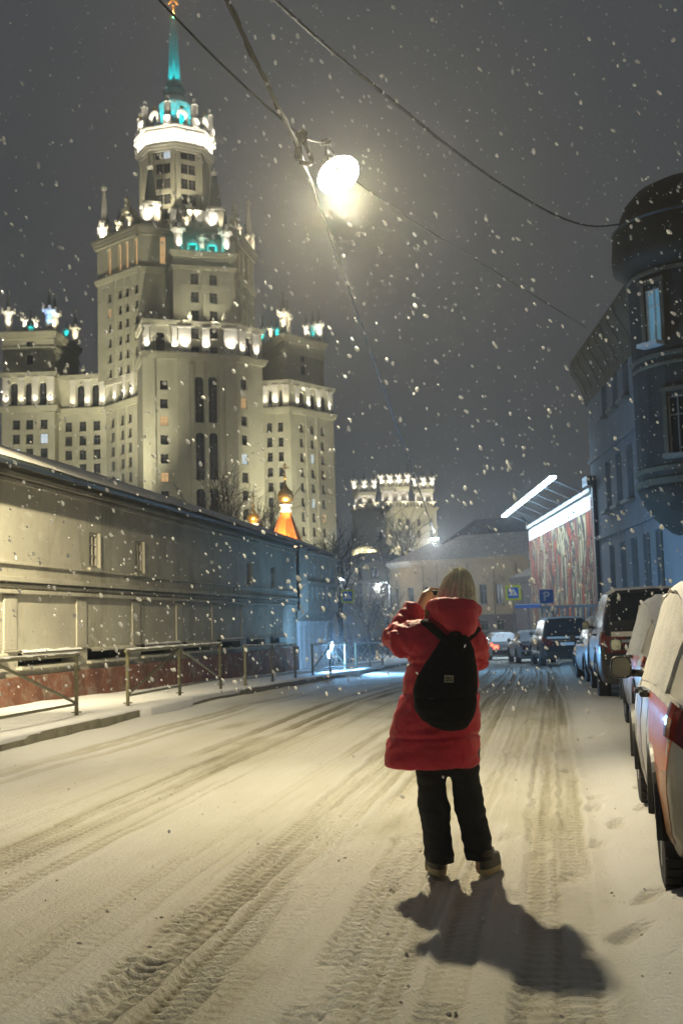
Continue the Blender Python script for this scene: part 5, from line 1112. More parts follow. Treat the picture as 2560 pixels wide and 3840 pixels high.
def cables():
    t = thing('span_wire', 'thin wire carrying the lamp from upper left to the right-hand eaves', 'cable', HANG, world=True)
    w0 = at(560, -40, 8.8); e = at(2196, 1228, 57.5)
    mb = MB(); mb.tube(catenary(w0, CB, .05, 10), .010, 6); mb.build('strand', 'cable', t)
    mb = MB(); mb.tube(catenary(CB, HANG, .02, 6), .008, 6); mb.build('strand', 'cable', t)
    mb = MB(); mb.tube(smooth_path([HANG, at(1400, 728, 14), at(1800, 985, 28), e]), [.008]*12+[.010]*12+[.016]*13, 6); mb.build('strand', 'cable', t)
    t = thing('power_cable', 'thick twisted cable running from the top edge down the street past the lamp', 'cable', CL, world=True)
    far = at(1628, 2022, 96)+Vector((0,0,.6))
    mb = MB(); pth = smooth_path([at(800, -120, 7.4), at(850, 0, 7.9), at(1035, 385, 9.4), CL]); mb.tube(pth, .019, 7)
    tw = [p+Vector((math.cos(i*.9)*.02, math.sin(i*.9)*.02, math.sin(i*.9+1)*.02)) for i, p in enumerate(pth)]; mb.tube(tw, .008, 5); mb.build('strand', 'cable', t)
    mb = MB(); pth = [CL.lerp(far, (k/40)**1.5) for k in range(41)]; mb.tube(pth, [.012+.026*(k/40) for k in range(41)], 6)
    tw = [CL.lerp(far, (k/160)**1.5)+Vector((math.cos(k*.8), 0, math.sin(k*.8)))*(.016+.012*k/160) for k in range(161)]; mb.tube(tw, .007, 5); mb.build('strand', 'cable', t)
    mb = MB(); mb.lathe([(.03,-.14),(.045,-.1),(.03,0),(.05,.05),(.03,.12)], CL, 8); mb.tube(smooth_path([CL+Vector((0,0,-.16)), CL.lerp(CB, .5)+Vector((.10,0,-.22)), CB+Vector((.03,0,-.08)), CB], 8), .022, 6); mb.lathe([(.02,-.07),(.05,-.03),(.05,.04),(.02,.07)], CB, 8); mb.build('clamp', 'cable', t)
    t = thing('slack_cable', 'slack cable sagging from the top edge to the turret', 'cable', at(2310, 845, 39.5), world=True)
    mb = MB(); pth = smooth_path([at(960, -70, 8), at(1030, 0, 8.6), at(1260, 205, 10.6), at(1500, 402, 13.5), at(1700, 563, 17.5), at(1900, 704, 23), at(2100, 815, 31), at(2220, 848, 35.5), at(2318, 842, 39.6)], 14)
    n = len(pth); mb.tube(pth, [.013+.017*k/n for k in range(n)], 6); tw = [p+Vector((math.cos(k*1.3), 0, math.sin(k*1.3)))*(.014+.014*k/n) for k, p in enumerate(pth)]; mb.tube(tw, [.006+.006*k/n for k in range(n)], 5); mb.build('strand', 'cable', t)
cables()

# ================================================================== FLOODLIGHT by the far railing
def ground_flood():
    p = at(1236, 2437, 39.2); zg = gz(p.y)+.15
    t = thing('floodlight', 'blue-white floodlight beside the far railing, its smeared glare shaped as a bar', 'floodlight', (p.x, p.y, zg)); z = p.z-zg
    ax = Matrix.Rotation(rad(80), 3, 'Z') @ Matrix.Rotation(rad(-42), 3, 'Y')  # the lamp is small; its smear of light is shaped as this tilted bar
    mb = MB(); mb.tube([(0,.1,-.05), (0,.1,z)], .03, 7); mb.tube([(-.25,.1,0.0), (.25,.1,0.0)], .025, 6); mb.build('stand', 'black_plastic', t)
    bx = lambda m, a: m.hexa([ax @ Vector(q)+Vector((0,0,z)) for q in [(a[0],a[2],a[4]),(a[1],a[2],a[4]),(a[1],a[3],a[4]),(a[0],a[3],a[4]),(a[0],a[2],a[5]),(a[1],a[2],a[5]),(a[1],a[3],a[5]),(a[0],a[3],a[5])]])
    mb = MB(); bx(mb, (-.34,.34,-.02,.08,-.09,.09)); mb.build('housing', 'black_plastic', t)
    mb = MB(); q = [ax @ Vector(v)+Vector((0,0,z)) for v in ((-.31,-.023,-.07),(.31,-.023,-.07),(.31,-.023,.07),(-.31,-.023,.07))]; mb.add(q, [(0,1,2,3)]); mb.build('lens', 'flood_lens', t)
    lamp('end_light', 'SPOT', (0, .3, z+.25), 420, (.25, .56, 1.0), t, .06, (-2.2, 6.5, 1.2), 100, .8)
ground_flood()

# ================================================================== SIGNS
def plate(mb, w, h, y0, y1, cx=0, cz=0, r=.04):
    pts = []
    for sx, sz in ((1,1),(-1,1),(-1,-1),(1,-1)):
        a0 = {(1,1):0,(-1,1):90,(-1,-1):180,(1,-1):270}[(sx,sz)]
        for k in range(4): a = rad(a0+30*k); pts.append((cx+sx*(w/2-r)+r*math.cos(a), cz+sz*(h/2-r)+r*math.sin(a)))
    n = len(pts); mb.add([(x,y0,z) for x, z in pts]+[(x,y1,z) for x, z in pts], [tuple(range(n-1,-1,-1)), tuple(range(n,2*n))]+[(k,(k+1)%n,(k+1)%n+n,k+n) for k in range(n)])
def flat(mb, pts, y): mb.add([(x,y,z) for x, z in pts], [tuple(range(len(pts)))])
def crossing_sign(label, px, py, dist, size, rz):
    p = at(px, py, dist); zg = gz(p.y)+.1; t = thing('crossing_sign', label, 'road sign', (p.x, p.y, zg), rz, 'pedestrian crossing signs'); z = p.z-zg; s = size
    mb = MB(); mb.tube([(0,.05,-.3), (0,.05,z+s*.4)], .035, 8); mb.build('pole', 'steel', t)
    mb = MB(); plate(mb, s, s, -.0, .015, 0, z, .05); mb.build('board', 'sign_yellow', t)
    mb = MB(); plate(mb, s*.72, s*.72, -.006, -.001, 0, z, .02); mb.build('panel', 'sign_blue', t)
    mb = MB(); q = s*.31; mb.mi = 0; flat(mb, [(-q,z-q*.62), (q,z-q*.62), (0,z+q*.98)], -.0085)
    mb.build('triangle', 'sign_white', t)
    mb = MB(); k = s*.30                                  # walking figure and stripes
    flat(mb, [(.02*k,z+.42*k), (.10*k,z+.36*k), (.08*k,z+.24*k), (-.04*k,z+.22*k), (-.08*k,z+.34*k)], -.0105)
    for pts in ([(.0,.2),(.1,.18),(.06,-.12),(-.06,-.1)], [(.05,-.1),(-.05,-.08),(-.26,-.44),(-.14,-.46)], [(.06,-.1),(-.02,-.12),(.16,-.46),(.28,-.46)], [(.04,.16),(.08,.1),(.27,-.02),(.25,.05)], [(-.02,.16),(-.0,.08),(-.2,-.08),(-.24,-.02)]):
        flat(mb, [(x*k, z+zz*k) for x, zz in pts], -.0105)
    for xs in (-.62, -.36, .42, .68): flat(mb, [(xs*k,z-.60*k), ((xs+.12)*k,z-.60*k), ((xs*.72+.08)*k,z-.47*k), ((xs*.72)*k,z-.47*k)], -.0105)
    mb.build('walking_figure', 'sign_ink', t)
    return t, z
T_, z_ = crossing_sign('pedestrian crossing sign on the left, above a round sign back', 1303, 2236, 60, .70, YAW+rad(10))
mb = MB(); mb.lathe([(.30,0),(.30,.012)], (0,0,0), 24, Matrix.Rotation(rad(90), 3, 'X')); o = mb.build('round_sign_back', 'sign_back', T_, loc=(0, .03, z_-.70))
mb = MB(); plate(mb, .56, .42, .02, .032, 0, 0, .03); mb.build('plate_back', 'sign_back', T_, loc=(0, 0, z_-1.24))
crossing_sign('pedestrian crossing sign on the right, next to the parking sign', 1923, 2223, 62, .80, YAW-rad(4))
def parking_sign():
    p = at(2047, 2237, 57); zg = gz(p.y)+.1; t = thing('parking_sign', 'blue P parking sign with a disabled-parking plate below', 'road sign', (p.x, p.y, zg), YAW-rad(8)); z = p.z-zg; s = .70
    mb = MB(); mb.tube([(0,.05,-.3), (0,.05,z+.3)], .035, 8); mb.build('pole', 'steel', t)
    mb = MB(); plate(mb, s, s, 0, .015, 0, z, .05); mb.build('rim', 'sign_white', t)
    mb = MB(); plate(mb, s*.95, s*.95, -.006, -.001, 0, z, .045); mb.build('panel', 'sign_blue', t)
    def text(body, size, loc, m, nm):
        c = bpy.data.curves.new(nm, 'FONT'); c.body = body; c.size = size; c.align_x = 'CENTER'; c.align_y = 'CENTER'; c.extrude = .001; c.offset = size*.012
        o = bpy.data.objects.new(nm, c); dg = bpy.context.evaluated_depsgraph_get; COL.objects.link(o); bpy.context.view_layer.update()
        me = bpy.data.meshes.new_from_object(o.evaluated_get(dg())); bpy.data.objects.remove(o); me.materials.append(MATS[m])
        q = obj(nm, me, t, loc); q.rotation_euler = (math.pi/2, 0, 0)
    text('P', .62, (0, -.009, z), 'sign_white', 'letter')
    z2 = z-.62; mb = MB(); plate(mb, .70, .36, 0, .012, .02, z2, .03); mb.build('lower_plate', 'sign_white', t)
    mb = MB(); q = .15; ring = [(.05*q, .62*q)]                     # wheelchair symbol
    mb.lathe([(.16*q,0),(.16*q,.002)], (0,-.006,z2+.85*q), 12, Matrix.Rotation(rad(90), 3, 'X'))
    for k in range(14):
        a0, a1 = rad(150+k*17), rad(150+(k+1)*17); flat(mb, [(r*math.cos(a), z2-.35*q+r*math.sin(a)) for r, a in ((.62*q,a0),(.62*q,a1),(.48*q,a1),(.48*q,a0))], -.006)
    for pts in ([(-.06,.62),(.08,.62),(.12,-.1),(-.02,-.1)], [(-.02,-.1),(-.02,.06),(.55,.06),(.55,-.1)], [(.42,.06),(.55,.06),(.85,-.7),(.72,-.75)], [(.06,.35),(.06,.22),(.45,.22),(.45,.35)]): flat(mb, [(x*q, z2+zz*q) for x, zz in pts], -.007)
    mb.build('wheelchair_symbol', 'sign_ink', t)
parking_sign()
def street_sign():
    p = at(1979, 2272, 63); zg = gz(p.y)+.1; t = thing('street_name_sign', 'long blue street-name board on a post between the crossing and parking signs', 'street sign', (p.x, p.y, zg), YAW-rad(6)); z = p.z-zg
    mb = MB(); mb.tube([(0,.06,-.3), (0,.06,z+.42)], .045, 8); mb.lathe([(.06,z+.42),(.08,z+.47),(.02,z+.55)], (0,.06,0), 10); mb.build('post', 'steel', t)
    mb = MB(); plate(mb, 1.42, .24, 0, .02, 0, z, .03); mb.build('board', 'sign_name', t)
    mb = MB(); plate(mb, 1.34, .03, -.006, -.001, 0, z+.085, .01); mb.build('board_stripe', 'sign_white', t)
mat('sign_name', (0.05, 0.16, 0.55), 0.4, 0.1, 4)
street_sign()

# ================================================================== PARKED CARS
PROF = {
 'hatch': dict(L=4.30, W=1.80, wb=2.62, ro=0.80, wr=0.335, zb=0.23,
   st=[(0,.90,.92,.80,.86),(.012,.97,1.02,.80,.93),(.03,1.0,1.12,.80,.965),(.075,1.02,1.36,.80,.985),(.13,1.03,1.50,.78,.995),(.22,1.03,1.58,.77,1),(.38,1.01,1.61,.77,1),(.50,.99,1.57,.77,1),(.58,.97,1.45,.78,1),(.66,.96,1.22,.80,1),(.725,.95,1.03,.82,.995),(.80,.93,.99,.84,.985),(.90,.87,.93,.84,.95),(.96,.76,.84,.84,.89),(.99,.62,.72,.84,.82),(1,.50,.60,.84,.76)],
   wins=[(.13,.30),(.315,.47),(.485,.635)], rear=(.035,.115), front=(.575,.705)),
 'suv': dict(L=4.95, W=1.96, wb=2.85, ro=1.10, wr=0.40, zb=0.30,
   st=[(0,1.12,1.16,.84,.90),(.008,1.16,1.22,.84,.95),(.02,1.18,1.36,.82,.97),(.05,1.19,1.76,.79,.985),(.075,1.19,1.88,.78,.99),(.2,1.19,1.93,.78,1),(.42,1.18,1.92,.78,1),(.53,1.17,1.85,.79,1),(.60,1.16,1.62,.81,1),(.67,1.15,1.24,.84,1),(.75,1.13,1.20,.86,.995),(.88,1.10,1.15,.86,.975),(.96,1.0,1.06,.86,.93),(.99,.80,.90,.86,.88),(1,.6,.7,.86,.84)],
   wins=[(.07,.23),(.245,.40),(.415,.575)], rear=(.022,.062), front=(.54,.655)),
 'sedan': dict(L=4.60, W=1.80, wb=2.68, ro=1.0, wr=0.325, zb=0.22,
   st=[(0,.86,.88,.80,.84),(.012,.94,.97,.80,.91),(.04,.97,1.01,.80,.95),(.14,.99,1.06,.80,.985),(.20,.99,1.20,.75,.995),(.28,.99,1.38,.70,1),(.36,.98,1.45,.68,1),(.48,.97,1.46,.68,1),(.56,.96,1.38,.69,1),(.64,.95,1.18,.74,1),(.71,.93,1.0,.82,.995),(.82,.90,.95,.84,.98),(.92,.82,.88,.84,.94),(.97,.70,.78,.84,.88),(1,.48,.58,.84,.76)],
   wins=[(.24,.40),(.415,.60)], rear=(.155,.27), front=(.56,.695)),
}
class Car:
    def __init__(s, kind):
        p = PROF[kind]; s.p = p; s.kind = kind; a = np.array(p['st']); s.a = a; s.L = p['L']
    def prof(s, u):
        a = s.a; i = [float(np.interp(u, a[:,0], a[:,k])) for k in (1, 2, 3, 4)]
        return i
    def ring(s, u):
        belt, top, wt, wf = s.prof(u); w = s.p['W']/2*wf; zb = s.p['zb']+0.10*max(0, 1-u/.06)+0.08*max(0, (u-.94)/.06); g = top-belt
        wt_ = w*(wt if g > .12 else wt+(0.92-wt)*(1-g/.12)); h = belt-zb
        return [(0,zb),(w*.80,zb),(w*.93,zb+.05),(w*.975,zb+.18*h),(w,zb+.45*h),(w*.995,zb+.68*h),(w*.97,zb+.88*h),(w*.93,belt),(w*.93-(w*.93-wt_)*.52,belt+g*.50),(wt_,belt+g*.86),(wt_*.82,top-g*.03),(0,top)]
    def S(s, u, t, sd):
        r = s.ring(min(max(u, 0), 1)); i = min(int(t), 10); f = t-i; x = r[i][0]*(1-f)+r[i+1][0]*f; z = r[i][1]*(1-f)+r[i+1][1]*f
        return Vector((sd*x, (u-.5)*s.L, z))
    def N(s, u, t, sd):
        e = .004; a = s.S(u+e, t, sd)-s.S(u-e, t, sd); b = s.S(u, min(t+.06, 11), sd)-s.S(u, max(t-.06, 0), sd); n = a.cross(b)*sd
        return n.normalized() if n.length > 1e-9 else Vector((0,0,1))
    def patch(s, mb, t0, t1, u0, u1, off, sd=-1, nt=6, nu=8, shape=None, noise=0.0):
        P = []
        for i in range(nt+1):
            t = t0+(t1-t0)*i/nt; row = []
            a, b = (u0, u1) if shape is None else shape(i/nt)
            for j in range(nu+1):
                u = a+(b-a)*j/nu; q = s.S(u, t, sd)+s.N(u, t, sd)*(off+(noise*float(fbm(np.array(u*24+t*3.1), np.array(t*3.3), 3, 6)) if noise else 0)); row.append(q)
            P.append(row if sd > 0 else row[::-1])
        mb.grid(P)
        # turn the rim of the patch down to the body so that it has thickness
        nr, nc = len(P), len(P[0]); rim = [P[0][j] for j in range(nc)]+[P[i][-1] for i in range(1, nr)]+[P[-1][j] for j in range(nc-2, -1, -1)]+[P[i][0] for i in range(nr-2, 0, -1)]
        cen = Vector((0, rim[0].y, .8)); low = [q-(q-Vector((0, q.y, .8))).normalized()*(abs(off)+.012) for q in rim]; m = len(rim)
        mb.add(rim+low, [((k+1) % m, k, k+m, (k+1) % m+m) for k in range(m)])
def wheel_meshes(R, w=.215):
    ax = Matrix.Rotation(rad(90), 3, 'Y'); mb = MB()
    mb.lathe([(R*.62,-w/2+.01),(R*.70,-w/2),(R*.93,-w/2+.008),(R*.99,-w/2+.035),(R,-w*.2),(R,w*.2),(R*.99,w/2-.035),(R*.93,w/2-.008),(R*.70,w/2),(R*.62,w/2-.01)], (0,0,0), 36, ax)
    for k in range(36):                                          # tread blocks
        a = 2*math.pi*k/36
        for sx in (-1, 1):
            c = Vector((sx*w*.3, R*math.cos(a), R*math.sin(a))); n = Vector((0, math.cos(a), math.sin(a))); tv = Vector((0, -math.sin(a), math.cos(a)))
            mb.hexa([c+Vector((dx,0,0))+tv*dt+n*dn for dn in (-.004, .007) for dx, dt in ((-w*.16,-R*.05),(w*.16,-R*.05),(w*.16,R*.05),(-w*.16,R*.05))])
    tyre = mb.mesh('tyre', 'tyre', False); mb = MB()
    mb.lathe([(R*.60,-w*.42),(R*.655,-w*.46),(R*.655,-w*.40),(R*.58,-w*.30),(R*.58,w*.3)], (0,0,0), 30, ax)
    for k in range(5):
        a = 2*math.pi*k/5+.3
        for da in (-.13, .13):
            v0 = Vector((-w*.36, .05*math.cos(a+da), .05*math.sin(a+da))); v1 = Vector((-w*.40, R*.60*math.cos(a+da*.8), R*.60*math.sin(a+da*.8))); mb.tube([v0, v1], [.026, .018], 6)
    mb.lathe([(.06,-w*.44),(.07,-w*.38),(.08,-w*.2)], (0,0,0), 14, ax); mb.lathe([(R*.5,-.02),(R*.5,.0)], (0,0,0), 20, ax)
    return tyre, mb.mesh('rim', 'rim_metal', False)
def make_car(name, label, cat, kind, loc, rz, paintm, lit=False, snow=1.0, graphics=None, frost=False, sides=(-1, 1), wheel_dirty=False):
    c = Car(kind); p = c.p; L = c.L; t = thing(name, label, cat, loc, rz, 'cars parked along the right side'); ax_u = [p['ro']/L, (p['ro']+p['wb'])/L]; Ra = p['wr']+.055
    us = sorted(set([k/90 for k in range(91)]+[float(x) for x in c.a[:,0]])); ts = [0,1,1.5,2,2.5,3,3.5,4,4.5,5,5.5,6,6.5,7,7.5,8,8.5,9,9.5,10,10.5,11]
    mb = MB()
    for sd in (-1, 1):
        V = [[c.S(u, tt, sd) for tt in ts] for u in us]; vs = [q for r in V for q in r]; nc = len(ts); fs = []
        for i in range(len(us)-1):
            for j in range(nc-1):
                cen = (V[i][j]+V[i+1][j+1])/2
                if any(math.hypot(cen.y-(ua-.5)*L, cen.z-p['wr']) < Ra for ua in ax_u) and ts[j] >= .9 and ts[j] < 7: continue
                q = (i*nc+j, i*nc+j+1, (i+1)*nc+j+1, (i+1)*nc+j); fs.append(q if sd < 0 else q[::-1])
        mb.add(vs, fs)
        for i, rv in ((0, False), (len(us)-1, True)):
            ring = V[i]; cpt = Vector((0, ring[0].y, (ring[0].z+ring[-1].z)/2)); n = len(ring)
            f = [(k, k+1, n) for k in range(n-1)]; mb.add(list(ring)+[cpt], f if (sd > 0) != rv else [q[::-1] for q in f])
    body = mb.build('body', paintm, t, smooth=True)
    es = body.modifiers.new('split', 'EDGE_SPLIT'); es.split_angle = rad(38)
    mb = MB(); mb.box(-p['W']/2+.18, p['W']/2-.18, -L/2+.25, L/2-.3, p['zb']+.02, .72); mb.build('underbody', 'black_plastic', t)
    for ua in ax_u:                                              # wheel arches and wheels
        for sd in (-1, 1):
            yw = (ua-.5)*L; xw = p['W']/2; m2 = MB()
            arc = [(xw*sd*.985, yw+Ra*math.cos(a), p['wr']+Ra*math.sin(a)) for a in np.linspace(-.02, math.pi+.02, 20)]; m2.tube(arc, .03, 6); m2.build('arch_trim', 'black_plastic', t)
            m2 = MB(); m2.grid([[(sd*(xw-.02), y_, z_), (sd*(xw-.30), y_, z_)] for _, y_, z_ in [(0, yw+(Ra+.005)*math.cos(a), p['wr']+(Ra+.005)*math.sin(a)) for a in np.linspace(-.1, math.pi+.1, 16)]]); m2.build('wheel_well', 'black_plastic', t)
            key = 'w%.3f' % p['wr']
            if key not in WIN: WIN[key] = wheel_meshes(p['wr'])
            we = bpy.data.objects.new('wheel', WIN[key][0]); COL.objects.link(we); we.parent = t; we.location = (sd*(xw-.125), yw, p['wr']-.01); we.rotation_euler = (random.uniform(0, 6), 0, math.pi if sd > 0 else 0)
            obj('rim', WIN[key][1], we)
    for sd in sides:                                             # side glazing, seams, handles, mirrors
        for (a, b) in p['wins']:
            m2 = MB(); c.patch(m2, 7.12, 8.92, a, b, .006, sd, 5, 10); m2.build('side_window', 'glass_dark', t, smooth=True)
        for u in [w[0]-.0075 for w in p['wins'][1:]]+[p['wins'][-1][1]+.01]:
            m2 = MB(); c.patch(m2, 2.6, 7.0, u-.0012, u+.0012, .002, sd, 10, 1); m2.build('door_seam', 'black_plastic', t)
        m2 = MB(); c.patch(m2, 1.6, 2.5, ax_u[0]+Ra/L+.02, ax_u[1]-Ra/L-.02, .006, sd, 2, 8); m2.build('sill_trim', 'black_plastic', t)
        for (a, b) in p['wins'][-2:]:
            q = c.S(a+.03, 6.35, sd); m2 = MB(); m2.tube([q+Vector((sd*.01,-.10,0)), q+Vector((sd*.045,-.08,0)), q+Vector((sd*.045,.08,0)), q+Vector((sd*.01,.10,0))], .016, 6); m2.build('door_handle', 'black_plastic' if graphics else paintm, t)
        q = c.S(p['wins'][-1][1]-.012, 7.25, sd); m2 = MB(); cx = q+Vector((sd*.16, .02, .045))
        m2.tube([q, cx-Vector((sd*.06,0,.04))], .028, 6)
        def sq_ring(r, y, k=1.0): return [cx+Vector((k*r*.92*math.copysign(abs(math.cos(a))**.55, math.cos(a)), y, k*r*math.copysign(abs(math.sin(a))**.62, math.sin(a)))) for a in (2*math.pi*q_/20 for q_ in range(20))]
        rs = [sq_ring(r, y) for r, y in ((.02,.095),(.055,.075),(.075,.03),(.078,-.02),(.074,-.05),(.066,-.052),(.064,-.04))]
        m2.add([q_ for r in rs for q_ in r], [(i*20+k, i*20+(k+1) % 20, (i+1)*20+(k+1) % 20, (i+1)*20+k) for i in range(6) for k in range(20)])
        mir = m2.build('mirror', 'black_plastic', t, smooth=True)
        m2 = MB(); m2.add(sq_ring(.064, -.041), [tuple(range(19, -1, -1))]); m2.build('mirror_glass', 'mirror_glass', mir)
    for sd in (-1, 1):                                           # lamps wrapping the corners
        m2 = MB(); c.patch(m2, 5.5 if kind != 'suv' else 5.2, 6.9, .002, .045, .012, sd, 4, 4)
        bt = c.prof(.0)[0]; w0 = p['W']/2*c.prof(0)[3]; z0 = bt-.30 if kind != 'suv' else bt-.36
        m2.box(min(sd*w0*.60, sd*w0*.955), max(sd*w0*.60, sd*w0*.955), -L/2-.018, -L/2+.02, z0+.08, bt-.02); m2.build('tail_light', 'red_lens_lit' if lit else 'red_lens', t)
        m2 = MB(); c.patch(m2, 5.2, 6.7, .945, .985, .008, sd, 3, 4); m2.build('headlight', 'sign_white', t)
        m2 = MB(); m2.box(min(sd*w0*.78, sd*w0*.9), max(sd*w0*.78, sd*w0*.9), -L/2-.03, -L/2+.02, p['zb']+.18, p['zb']+.30); m2.build('reflector', 'orange_lens', t)
    for nm, (a, b) in (('rear_window', p['rear']), ('windscreen', p['front'])):
        m2 = MB()
        for sd in (-1, 1): c.patch(m2, 9.25, 11, a, b, .006, sd, 5, 8)
        m2.build(nm, 'glass_dark', t, smooth=True)
    bz = p['zb']+.14; w0 = p['W']/2*.86
    m2 = MB(); m2.box(-w0, w0, -L/2-.06, -L/2+.1, bz, bz+.20); m2.build('rear_bumper', 'black_plastic' if kind != 'suv' else paintm, t, bevel=.03)
    m2 = MB(); m2.box(-w0*.95, w0*.95, L/2-.1, L/2+.05, bz, bz+.22); m2.build('front_bumper', 'black_plastic', t, bevel=.03)
    m2 = MB(); zp = c.prof(0)[0]-.22; m2.box(-.26, .26, -L/2-.022, -L/2-.002, zp-.055, zp+.055); m2.build('number_plate', 'sign_white', t)
    if kind == 'suv':
        m2 = MB(); m2.box(-w0*.72, w0*.72, -L/2-.03, -L/2+.0, zp+.10, zp+.15); m2.build('chrome_strip', 'chrome', t)
        m2 = MB(); m2.box(-w0*.9, w0*.9, -L/2-.015, -L/2+.02, c.prof(0)[0]-.02, c.prof(0)[0]+.06); m2.build('tailgate_ledge', 'snow_dusty', t)
        m2 = MB(); c.patch(m2, 3.2, 3.7, .12, .9, .012, -1, 2, 20); m2.build('side_trim', 'chrome', t)
    if snow > 0:                                                 # lying snow
        m2 = MB()
        for sd in (-1, 1): c.patch(m2, 9.02, 11, .085 if kind != 'sedan' else .02, .95, .012*snow, sd, 8, 46, noise=.05*snow)
        m2.build('roof_snow', 'snow', t, smooth=True)
        if kind != 'suv':
            m2 = MB()
            for sd in (-1, 1): c.patch(m2, 9.1, 11, .025, .10, .010*snow, sd, 6, 8, noise=.03*snow)
            m2.build('rear_window_snow', 'snow', t, smooth=True)
    if frost:                                                    # snow stuck to the side windows and shoulder
        m2 = MB(); a0, b0 = p['wins'][0][0]-.05, p['wins'][-1][1]
        c.patch(m2, 7.0, 8.98, a0, b0, .010, -1, 10, 34, noise=.016)
        m2.build('window_snow', 'snow_frost', t, smooth=True)
        m2 = MB(); c.patch(m2, 6.55, 7.02, .02, b0+.02, .006, -1, 3, 40, noise=.012); m2.build('shoulder_snow', 'snow_frost', t, smooth=True)
    if graphics:
        for (m, t0, t1, f0, f1) in graphics:
            m2 = MB(); c.patch(m2, t0, t1, 0, 1, .0035, -1, 10, 14, shape=lambda v, f0=f0, f1=f1: (f0[0]+(f0[1]-f0[0])*v, f1[0]+(f1[1]-f1[0])*v)); m2.build('wrap_graphic', m, t, smooth=True)
    return t
mat('snow_frost', (0.66, 0.65, 0.60), 0.7, 0.12, 9, 0.006, 60)
make_car('parked_car', 'nearest parked white car with orange rear wing, half out of the right edge', 'car', 'hatch', (1.42, 7.47, 0.0), rad(-1.8), 'paint_white', snow=1.0, frost=True,
         graphics=[('orange_wrap', 4.5, 6.52, (.03, .012), (.20, .34)), ('paint_orange', 2.6, 4.48, (.05, .03), (.10, .20)), ('paint_lilac', 3.0, 6.4, (.44, .50), (.52, .57))])
make_car('parked_car', 'second parked white car, with orange patch on its door, behind the black off-roader', 'car', 'hatch', (1.74, 13.75, 0.0), rad(-0.6), 'paint_white', snow=1.0, frost=True,
         graphics=[('orange_wrap', 4.0, 6.5, (.24, .10), (.30, .44)), ('paint_lilac', 2.9, 6.3, (.52, .55), (.62, .64))])
make_car('off_roader', 'black off-road car seen from behind, past the two white cars', 'car', 'suv', (1.70, 21.75, gz(21.75)), rad(0.5), 'paint_black', snow=0.25)
make_car('parked_car', 'dark car ahead of the black off-roader, blue light glinting on its wheels', 'car', 'hatch', (1.52, 28.3, gz(28.3)), rad(3.5), 'paint_slate', snow=0.2)
make_car('parked_car', 'dark high-roofed car parked beyond the blue-glinting one', 'car', 'suv', (0.28, 46.9, gz(46.9)), rad(7), 'paint_black', snow=0.5)
make_car('parked_car', 'snow-covered silver car parked next to the far dark car', 'car', 'sedan', (-0.95, 54.2, gz(54.2)), rad(9), 'paint_silver', snow=1.0)
make_car('parked_car', 'farthest parked car, pale, with a glowing red tail light', 'car', 'sedan', (-2.75, 63.0, gz(63)), rad(11), 'paint_silver', lit=True, snow=1.0)

# ================================================================== THE PERSON
from mathutils import noise as mnoise
PD = 6.45; PG = corner(1735, PD); PRZ = math.atan2(-PG.x, PG.y)
def pl(px, py, dy=0.0):
    """point of the figure in its own frame: x right, y away from the camera, z up"""
    v = at(px, py, PD+dy) - Vector((PG.x, PG.y, 0)); c, s = math.cos(-PRZ), math.sin(-PRZ); return Vector((v.x*c-v.y*s, v.x*s+v.y*c, v.z))
def blob(mb, c, rx, ry, rz, n=14, rot=None):
    c = Vector(c); V = []; 
    for i in range(n+1):
        a = math.pi*i/n-math.pi/2
        for k in range(n*2):
            b = math.pi*k/n; q = Vector((rx*math.cos(a)*math.cos(b), ry*math.cos(a)*math.sin(b), rz*math.sin(a))); V.append(c+(rot @ q if rot else q))
    m = n*2; mb.add(V, [(i*m+k, i*m+(k+1) % m, (i+1)*m+(k+1) % m, (i+1)*m+k) for i in range(n) for k in range(m)])
def loft(mb, rings, n=28):
    """rings: (centre, rx, ry, [power])"""
    V = []
    for r in rings:
        c, rx, ry = Vector(r[0]), r[1], r[2]
        for k in range(n):
            a = 2*math.pi*k/n; V.append(c+Vector((rx*math.cos(a), ry*math.sin(a), 0)))
    F = [(i*n+k, i*n+(k+1) % n, (i+1)*n+(k+1) % n, (i+1)*n+k) for i in range(len(rings)-1) for k in range(n)]
    F += [tuple(range(n-1, -1, -1)), tuple(range((len(rings)-1)*n, len(rings)*n))]; mb.add(V, F)
def remeshed(mb, name, m, parent, voxel=.012, smooth=4, disp=None):
    me = mb.mesh('tmp', m); o = bpy.data.objects.new('tmp', me); COL.objects.link(o)
    r = o.modifiers.new('r', 'REMESH'); r.mode = 'VOXEL'; r.voxel_size = voxel
    s = o.modifiers.new('s', 'SMOOTH'); s.factor = .5; s.iterations = smooth
    bpy.context.view_layer.update(); dg = bpy.context.evaluated_depsgraph_get(); nm = bpy.data.meshes.new_from_object(o.evaluated_get(dg)); bpy.data.objects.remove(o)
    nm.name = name; nm.materials.clear(); nm.materials.append(MATS[m]); nm.polygons.foreach_set('use_smooth', [True]*len(nm.polygons))
    if disp:
        ns = [v.normal.copy() for v in nm.vertices]
        for v, n in zip(nm.vertices, ns): v.co += n*disp(v.co, n)
        nm.update()
    return obj(name, nm, parent)
mat('coat_red', (0.56, 0.028, 0.052), 0.55, 0.15, 5, 0.003, 90, spec=0.4)
mat('knit', (0.78, 0.73, 0.54), 0.95, 0.2, 30, 0.004, 160)
mat('skin', (0.55, 0.33, 0.22), 0.5, 0.08, 8)
mat('hair_blond', (0.36, 0.20, 0.07), 0.5, 0.3, 20)
mat('trouser', (0.012, 0.015, 0.018), 0.85, 0.3, 10, 0.004, 60)
mat('shoe_leather', (0.05, 0.045, 0.035), 0.6, 0.3, 12); mat('shoe_sole', (0.30, 0.25, 0.14), 0.8, 0.2, 10)
